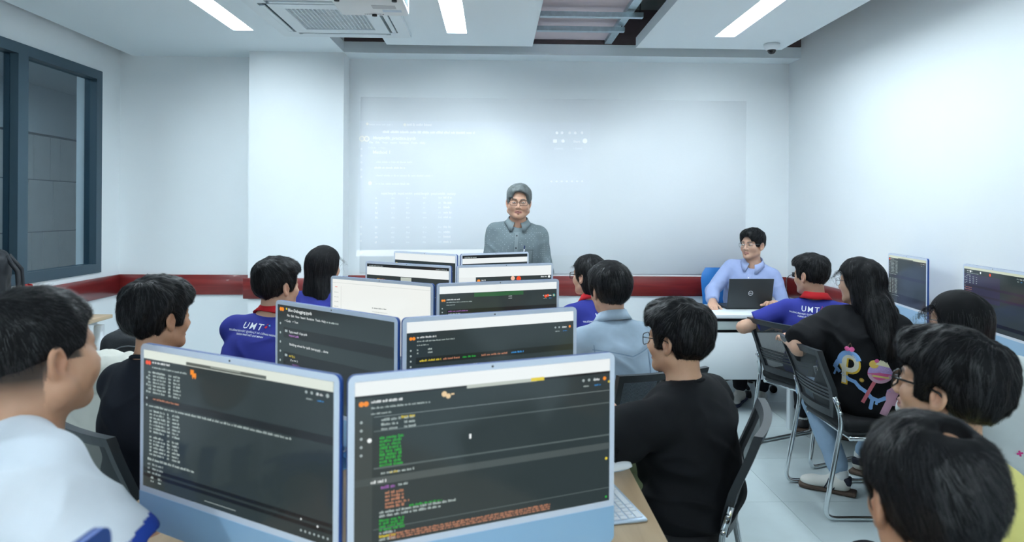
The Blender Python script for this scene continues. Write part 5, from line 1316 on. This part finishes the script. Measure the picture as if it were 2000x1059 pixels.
# ---------------------------------------------------------------- lecturer's desk, laptop, blue chair
M_wdesk = mat('white_laminate', (0.80, 0.84, 0.86), 0.35)
wd = empty('teacher_desk', (1.91, 5.05, 0), 0, 'white lecturer desk with a front panel under the laptop', 'desk')
MB().rbox((-0.64, -0.27, 0.722), (0.64, 0.27, 0.75), 0.003, 2).build('tabletop', M_wdesk, wd)
MB().rbox((-0.61, -0.235, 0.27), (0.61, -0.217, 0.612), 0.002, 1).build('front_panel', M_wdesk, wd)
MB().rbox((-0.61, -0.24, 0.635), (0.61, -0.215, 0.695), 0.002, 1).build('drawer_front', mat('pale_green_grey', (0.55, 0.62, 0.60), 0.45), wd)
MB().box((-0.57, -0.20, 0.60), (0.57, 0.24, 0.722)).build('drawer_box', M_black_pl, wd)
for s in (-1, 1): MB().rbox((s * 0.61 - 0.012, -0.235, 0.0), (s * 0.61 + 0.012, 0.24, 0.722), 0.002, 1).build('side_panel', M_wdesk, wd)
M_lap = mat('laptop_charcoal', (0.030, 0.036, 0.040), 0.45)
lp = empty('laptop', (1.955, 5.07, 0.75), R(3), 'open charcoal laptop with a round logo on its lid', 'laptop')
MB().rbox((-0.175, -0.02, 0.0), (0.175, 0.22, 0.016), 0.004, 2).build('base', M_lap, lp)
ML = Matrix.Translation((0, -0.022, 0.012)) @ Matrix.Rotation(R(12), 4, 'X')
lid = MB().rbox((-0.175, -0.004, 0.0), (0.175, 0.004, 0.232), 0.003, 2, 0, ML).build('lid', M_lap, lp)
MB().box((-0.165, 0.0042, 0.012), (0.165, 0.0046, 0.222), 0, ML).build('display', M_glass, lid)
p = Print(); c_ = (0.75, 0.78, 0.8)
for k in range(24):
    a, b = 6.2832 * k / 24, 6.2832 * (k + 1) / 24; p.poly([(0.0155 * math.cos(a), 0.0155 * math.sin(a)), (0.019 * math.cos(a), 0.019 * math.sin(a)), (0.019 * math.cos(b), 0.019 * math.sin(b)), (0.0155 * math.cos(b), 0.0155 * math.sin(b))], c_)
p.text(0, -0.0045, 0.0125, 'DELL', c_, 0, 0.02, 'CENTER')
p.build('lid_logo', M_print, lid, ML @ Matrix(((1, 0, 0, 0), (0, 0, -1, -0.0045), (0, 1, 0, 0.118), (0, 0, 0, 1))))
def cable(name, pts, label, r=0.003, m=None, n=10):
    P = [Vector(q) for q in pts]; out = []
    P2 = [P[0]] + P + [P[-1]]
    for i in range(len(P) - 1):
        for k in range(n):
            t = k / n; a, b, c, d = P2[i:i + 4]
            out.append(0.5 * ((2 * b) + (-a + c) * t + (2 * a - 5 * b + 4 * c - d) * t * t + (-a + 3 * b - 3 * c + d) * t ** 3))
    out.append(P[-1]); o = MB().tube(out, r, 6).build(name, m or M_black_pl)
    return tag(o, label, 'cable')
cable('charger_cable', [(2.60, 5.70, 0.955), (2.52, 5.62, 0.95), (2.44, 5.50, 0.90), (2.42, 5.40, 0.80), (2.40, 5.25, 0.756), (2.28, 5.18, 0.754), (2.14, 5.12, 0.757)], 'black charger cable looping from the wall plug to the laptop')
pg = empty('power_plug', (2.655, 5.70, 0.955), 0, 'black power plug in the socket by the corner', 'plug')
MB().rbox((-0.065, -0.02, -0.02), (-0.008, 0.02, 0.02), 0.006, 2).build('plug_body', M_black_pl, pg); MB().rbox((-0.010, -0.04, -0.06), (0.003, 0.04, 0.06), 0.003, 1).build('socket_plate', M_white_pl, pg)
cable('desk_cable', [(1.40, 5.16, 0.754), (1.52, 5.12, 0.753), (1.66, 5.09, 0.753), (1.78, 5.10, 0.755)], 'thin cable lying on the white desk left of the laptop', 0.002)
M_bluech = mat('blue_plastic', (0.02, 0.17, 0.50), 0.45)
bc = empty('office_chair', (2.075, 5.56, 0), R(20), 'blue office chair behind the seated man', 'chair')
MB().grid([[(0.215 * (-1 + 2 * i / 10) * (1 - 0.30 * max(0, (j - 6) / 2) ** 2), 0.21 - 0.05 * (1 - (-1 + 2 * i / 10) ** 2) + 0.05 * (j / 8) ** 2 + dy, 0.60 + 0.41 * j / 8) for j in range(9)] for i in range(11) for dy in (0,)]).build('backrest', M_bluech, bc)
MB().rbox((-0.23, -0.23, 0.43), (0.23, 0.2, 0.50), 0.025, 3).build('seat', M_bluech, bc); MB().tube([(0, 0.22, 0.72), (0, 0.20, 0.45), (0, 0.0, 0.41)], 0.018, 8).build('back_post', M_black_pl, bc)
MB().cyl((0, 0, 0.10), (0, 0, 0.43), 0.028).build('gas_lift', M_black_pl, bc)
for k in range(5):
    a = 2 * math.pi * k / 5 + 0.5; c, s = math.cos(a), math.sin(a)
    MB().tube([(0, 0, 0.11), (0.27 * c, 0.27 * s, 0.075)], [0.022, 0.015], 8).build('base_arm', M_black_pl, bc)
    MB().cyl((0.27 * c - 0.018 * s, 0.27 * s + 0.018 * c, 0.03), (0.27 * c + 0.018 * s, 0.27 * s - 0.018 * c, 0.03), 0.03).build('caster', M_black_pl, bc)

# ---------------------------------------------------------------- ceiling fittings
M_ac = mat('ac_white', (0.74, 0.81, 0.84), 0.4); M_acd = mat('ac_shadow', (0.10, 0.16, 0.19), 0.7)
ac = empty('air_conditioner', (-1.12, 4.62, ZC), 0, 'square ceiling cassette air conditioner with a lattice grille', 'air conditioner')
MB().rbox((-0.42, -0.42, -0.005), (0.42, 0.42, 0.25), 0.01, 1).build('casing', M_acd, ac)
fr = MB()
for (x0, y0, x1, y1) in ((-0.48, -0.48, 0.48, -0.40), (-0.48, 0.40, 0.48, 0.48), (-0.48, -0.40, -0.40, 0.40), (0.40, -0.40, 0.48, 0.40)): fr.box((x0, y0, -0.03), (x1, y1, 0.0))
for (x0, y0, x1, y1) in ((-0.34, -0.34, 0.34, -0.25), (-0.34, 0.25, 0.34, 0.34), (-0.34, -0.25, -0.25, 0.25), (0.25, -0.25, 0.34, 0.25)): fr.box((x0, y0, -0.035), (x1, y1, -0.006))
for sx in (-1, 1):
    for sy in (-1, 1): fr.box((sx * 0.34 if sx > 0 else -0.40, sy * 0.34 if sy > 0 else -0.40, -0.03), (0.40 if sx > 0 else -0.34, 0.40 if sy > 0 else -0.34, -0.002))
fr.build('panel_frame', M_ac, ac)
for k in range(4):
    Mk = Matrix.Rotation(math.pi / 2 * k, 4, 'Z')
    MB().box((-0.31, 0.362, -0.036), (0.31, 0.392, -0.028), 0, Mk @ Matrix.Translation((0, 0.0, 0))).build('air_flap', M_ac, ac)
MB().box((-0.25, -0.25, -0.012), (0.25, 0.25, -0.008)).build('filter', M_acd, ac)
g = MB()
for k in range(19):
    t = -0.25 + 0.5 * k / 18; g.box((t - 0.0035, -0.25, -0.028), (t + 0.0035, 0.25, -0.014)); g.box((-0.25, t - 0.0035, -0.0275), (0.25, t + 0.0035, -0.0145))
g.build('grille', M_ac, ac)
pj = empty('projector', (-0.59, 3.14, 2.45), 0, 'white projector hanging from the ceiling above the monitors', 'projector')
MB().rbox((-0.165, -0.13, 0.0), (0.165, 0.155, 0.10), 0.012, 3).build('casing', M_white_pl, pj)
MB().cyl((-0.075, 0.13, 0.05), (-0.075, 0.172, 0.05), 0.032).build('lens_barrel', M_black_pl, pj)
MB().cyl((0, 0, 0.10), (0, 0, ZC - 2.45), 0.022).build('ceiling_mount', M_white_pl, pj)
for x, y in ((-0.13, -0.10), (0.13, -0.10), (0.0, 0.13)): MB().cyl((x, y, 0.001), (x, y, -0.008), 0.012).build('foot', M_black_pl, pj)
MB().box((0.05, 0.05, -0.0008), (0.14, 0.085, 0.0005)).build('sticker', mat('sticker_blue', (0.55, 0.66, 0.78), 0.4), pj)
MB().box((0.01, -0.02, -0.0008), (0.12, 0.035, 0.0005)).build('rating_plate', mat('sticker_grey', (0.50, 0.53, 0.56), 0.5), pj)
sl = MB()
for k in range(6): sl.box((0.1645, -0.10 + 0.035 * k, 0.025), (0.1665, -0.08 + 0.035 * k, 0.075))
sl.build('side_vent', M_acd, pj)
p = Print(); p.text(0, 0, 0.024, 'Panasonic', (0.04, 0.05, 0.06), 0, 0.015, 'CENTER'); p.build('brand_print', M_print, pj, Matrix(((-1, 0, 0, 0.0), (0, 1, 0, 0.115), (0, 0, -1, -0.0008), (0, 0, 0, 1))))
dc = empty('dome_camera', (2.20, 5.24, ZC), 0, 'small white dome security camera at the edge of the right ceiling board', 'camera')
MB().lathe([(0.0005, -0.002), (0.062, -0.002), (0.062, -0.02), (0.050, -0.042), (0.036, -0.05), (0.0005, -0.05)], 24).build('housing', M_white_pl, dc)
MB().lathe([(0.034, -0.05), (0.032, -0.06), (0.024, -0.073), (0.012, -0.081), (0.0005, -0.083)], 20).build('dome', mat('dome_black', (0.01, 0.01, 0.012), 0.1), dc)

# ---------------------------------------------------------------- projected picture on the board
M_proj_glow = mat_print('projected_glow', 1.0, True)  # glowing sheet in front of the board stands in for projector light
def bx(x): return -1.19 + (x - 705) * 0.004597
def bz(y, x=705): return 2.493 - (y - 189) * 0.004577 + (x - 705) * 0.0000612
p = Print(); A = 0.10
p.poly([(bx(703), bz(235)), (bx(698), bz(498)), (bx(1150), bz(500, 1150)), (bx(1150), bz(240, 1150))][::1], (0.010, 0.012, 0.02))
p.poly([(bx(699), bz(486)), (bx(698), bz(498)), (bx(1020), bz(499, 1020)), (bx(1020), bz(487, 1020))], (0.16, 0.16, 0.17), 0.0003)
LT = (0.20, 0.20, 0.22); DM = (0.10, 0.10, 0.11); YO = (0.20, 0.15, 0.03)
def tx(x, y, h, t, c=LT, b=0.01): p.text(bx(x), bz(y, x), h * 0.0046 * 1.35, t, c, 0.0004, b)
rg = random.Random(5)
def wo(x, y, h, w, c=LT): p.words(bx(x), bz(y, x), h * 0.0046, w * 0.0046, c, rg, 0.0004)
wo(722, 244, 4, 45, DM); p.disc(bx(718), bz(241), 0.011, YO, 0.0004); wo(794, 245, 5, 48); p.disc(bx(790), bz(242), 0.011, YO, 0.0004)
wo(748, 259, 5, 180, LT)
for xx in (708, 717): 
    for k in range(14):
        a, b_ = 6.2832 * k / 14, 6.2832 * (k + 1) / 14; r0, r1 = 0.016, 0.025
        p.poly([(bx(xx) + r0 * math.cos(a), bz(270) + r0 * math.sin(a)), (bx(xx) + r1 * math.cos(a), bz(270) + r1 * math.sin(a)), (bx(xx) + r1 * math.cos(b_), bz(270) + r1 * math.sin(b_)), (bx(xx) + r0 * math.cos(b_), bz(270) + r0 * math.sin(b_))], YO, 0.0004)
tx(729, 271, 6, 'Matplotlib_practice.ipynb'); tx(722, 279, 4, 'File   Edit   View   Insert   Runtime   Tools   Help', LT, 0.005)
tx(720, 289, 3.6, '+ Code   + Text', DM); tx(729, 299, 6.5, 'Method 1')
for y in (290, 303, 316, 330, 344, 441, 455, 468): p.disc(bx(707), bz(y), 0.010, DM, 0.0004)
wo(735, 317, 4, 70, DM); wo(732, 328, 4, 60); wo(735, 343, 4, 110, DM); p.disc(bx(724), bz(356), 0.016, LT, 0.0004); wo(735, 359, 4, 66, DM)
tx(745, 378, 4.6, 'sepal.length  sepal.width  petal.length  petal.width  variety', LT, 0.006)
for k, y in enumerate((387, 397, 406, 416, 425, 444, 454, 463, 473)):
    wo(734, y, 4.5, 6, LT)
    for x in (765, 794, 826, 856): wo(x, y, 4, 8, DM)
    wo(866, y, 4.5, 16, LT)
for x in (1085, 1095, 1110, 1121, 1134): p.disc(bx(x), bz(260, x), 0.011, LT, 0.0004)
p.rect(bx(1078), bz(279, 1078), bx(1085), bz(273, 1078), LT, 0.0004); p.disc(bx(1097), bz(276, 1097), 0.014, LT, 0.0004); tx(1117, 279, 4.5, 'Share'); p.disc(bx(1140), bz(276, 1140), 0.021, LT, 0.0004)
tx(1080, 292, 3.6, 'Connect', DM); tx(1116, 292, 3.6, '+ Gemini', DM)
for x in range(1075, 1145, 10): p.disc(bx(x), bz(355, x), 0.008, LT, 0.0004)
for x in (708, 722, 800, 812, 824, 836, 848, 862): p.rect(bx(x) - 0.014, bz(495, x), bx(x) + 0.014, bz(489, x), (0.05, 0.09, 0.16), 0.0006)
po = p.build('projected_picture', M_proj_glow, None, Matrix(((1, 0, 0, 0), (0, 0, -1, YB - 0.0095), (0, 1, 0, 0), (0, 0, 0, 1))))
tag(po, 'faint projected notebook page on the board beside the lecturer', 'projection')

# ---------------------------------------------------------------- left wall: desk, backpack, bottle, jacket, sockets
bench(-3.27, -2.70, 2.5, 4.8, 'oak side desk along the window wall with a bottle on it')
M_nyl = mat('black_nylon', (0.012, 0.014, 0.018), 0.6, bump=0.5, bscale=300)
def backpack(loc, rz, label, h=0.46, w=0.30, dp=0.18, rx=0.0):
    r = empty('backpack', loc, rz, label, 'backpack', 'black backpacks'); r.rotation_euler = (rx, 0, rz)
    V, Q = mesh_sdf([RB((0, 0, h / 2), (w / 2, dp / 2, h / 2), 0.07), Ell((0, 0.0, h * 0.75), (w / 2 * 0.98, dp / 2 * 1.05, h * 0.27), k=0.04), Ell((0, -dp * 0.45, h * 0.3), (w / 2 * 0.8, 0.06, h * 0.24), k=0.02)], (-0.3, -0.3, -0.02), (0.3, 0.3, h + 0.05), 0.009)
    N = vnormals(V, Q); V = V + N * (0.006 * vnoise(V * 22))[:, None]; obj_np('bag_body', V, Q, M_nyl, r)
    MB().tube(fillet([(-0.03, 0.02, h - 0.01), (-0.03, 0.03, h + 0.05), (0.03, 0.03, h + 0.05), (0.03, 0.02, h - 0.01)], 0.03), 0.008, 8).build('carry_loop', M_nyl, r)
    for s in (-1, 1): MB().tube([(s * 0.07, dp * 0.45, h * 0.93), (s * 0.10, dp * 0.5 + 0.05, h * 0.75), (s * 0.11, dp * 0.5 + 0.06, h * 0.4), (s * 0.13, dp * 0.45, h * 0.1)], 0.014, 8).build('shoulder_strap', M_nyl, r)
    MB().tube([(w * 0.40 * math.cos(math.pi * k / 12), -dp * 0.535, h * 0.60 + 0.12 * math.sin(math.pi * k / 12)) for k in range(13)], 0.004, 6).build('zip', mat('zip_grey', (0.10, 0.11, 0.12), 0.4), r)
    return r
backpack((-2.99, 4.02, TZ), R(-60), 'black backpack standing against the window at the left picture edge', 0.50, 0.32, 0.20)
backpack((-1.66, 3.16, 0.487), R(5), 'black backpack on the chair behind the thick-haired student', 0.44, 0.30, 0.19)
bt = empty('water_bottle', (-3.10, 4.50, TZ), 0, 'translucent red water bottle with a grey band on the side desk', 'bottle')
M_redp = mat('red_plastic', (0.50, 0.015, 0.012), 0.2, coat=0.4)
MB().lathe([(0.0005, 0), (0.038, 0.0), (0.042, 0.02), (0.041, 0.11), (0.034, 0.17), (0.033, 0.185), (0.0005, 0.185)], 24).build('bottle_body', M_redp, bt)
MB().lathe([(0.0005, 0.185), (0.036, 0.185), (0.036, 0.208), (0.0005, 0.208)], 24).build('grey_band', mat('band_grey', (0.12, 0.17, 0.20), 0.5), bt)
MB().lathe([(0.0005, 0.208), (0.033, 0.208), (0.031, 0.24), (0.026, 0.246), (0.0005, 0.246)], 24).build('cap', M_redp, bt)
MB().tube(fillet([(0.028, -0.012, 0.21), (0.048, -0.012, 0.215), (0.048, -0.012, 0.245), (0.02, -0.012, 0.245)], 0.01), 0.005, 6).build('cap_loop', M_redp, bt)
p = Print(); p.poly([(-0.012, 0.03), (0.005, 0.045), (0.016, 0.02), (0.006, 0.0), (-0.010, 0.006)], (0.45, 0.50, 0.12)); p.disc(0.002, 0.022, 0.008, (0.15, 0.30, 0.12), 0.0005)
p.build('bottle_sticker', M_print, bt, Matrix.Rotation(R(34), 4, 'Z') @ Matrix(((1, 0, 0, 0), (0, 0, -1, -0.0425), (0, 1, 0, 0.09), (0, 0, 0, 1))))
# cream jacket draped over the empty chair
V, Q = mesh_sdf([RB((0, 0.0, -0.14), (0.24, 0.05, 0.20), 0.045), Cap((-0.2, 0.0, 0.04), (0.2, 0.0, 0.04), 0.055, k=0.04), Cap((0.2, -0.03, 0.02), (0.24, -0.06, -0.30), 0.055, 0.045, k=0.03), Cap((-0.2, -0.03, 0.02), (-0.22, -0.07, -0.28), 0.055, 0.045, k=0.03), Ell((0.02, -0.03, 0.06), (0.13, 0.08, 0.05), k=0.04)], (-0.36, -0.2, -0.4), (0.36, 0.2, 0.16), 0.008)
N = vnormals(V, Q); V = V + N * (0.020 * (1 - 2 * np.abs(vnoise(V * _v((14, 14, 5)) + 2.2))) + 0.009 * vnoise(V * 26))[:, None]
jk = obj_np('draped_jacket', V, Q, mat('cream_cloth', (0.62, 0.61, 0.55), 0.9, bump=0.3, bscale=500)); jk.location = (-1.55, 2.70, 0.80); jk.rotation_euler = (0, 0, R(-8))
tag(jk, 'crumpled cream jacket draped over the empty chair', 'jacket')
def socket(loc, rz, label):
    o = empty('wall_socket', loc, rz, label, 'socket'); MB().rbox((-0.035, -0.008, -0.058), (0.035, 0.0, 0.058), 0.003, 1).build('plate', M_white_pl, o)
    for z in (-0.025, 0.025): MB().rbox((-0.018, -0.0095, z - 0.018), (0.018, -0.0075, z + 0.018), 0.002, 1).build('outlet', mat('outlet_grey', (0.45, 0.48, 0.5), 0.5), o)
socket((XL, 5.62, 0.45), R(90), 'white double socket low on the wall under the window corner')
# sneaker trim of the student with the candy print
M_navy = mat('sneaker_navy', (0.012, 0.014, 0.03), 0.6)
for s in (-1, 1):
    sho, a0, F = PEOPLE[('r2', 'shoe', s)]
    V, Q = mesh_sdf([q.xf(F, a0) for q in (RB((0, -0.030, 0.072), (0.033, 0.020, 0.020), 0.010),)], a0 - 0.2, a0 + 0.2, 0.005); obj_np('heel_tab', V, Q, M_navy, sho)
    st = MB(); Mf = np2m(F, a0)
    for sx in (-1, 1):
        for k in range(3): st.tube([Mf @ Vector((sx * 0.041, 0.035 + 0.022 * k, 0.026)), Mf @ Vector((sx * 0.037, 0.020 + 0.022 * k, 0.055)), Mf @ Vector((sx * 0.026, 0.012 + 0.022 * k, 0.078))], 0.0035, 6)
    st.build('stripes', M_navy, sho)
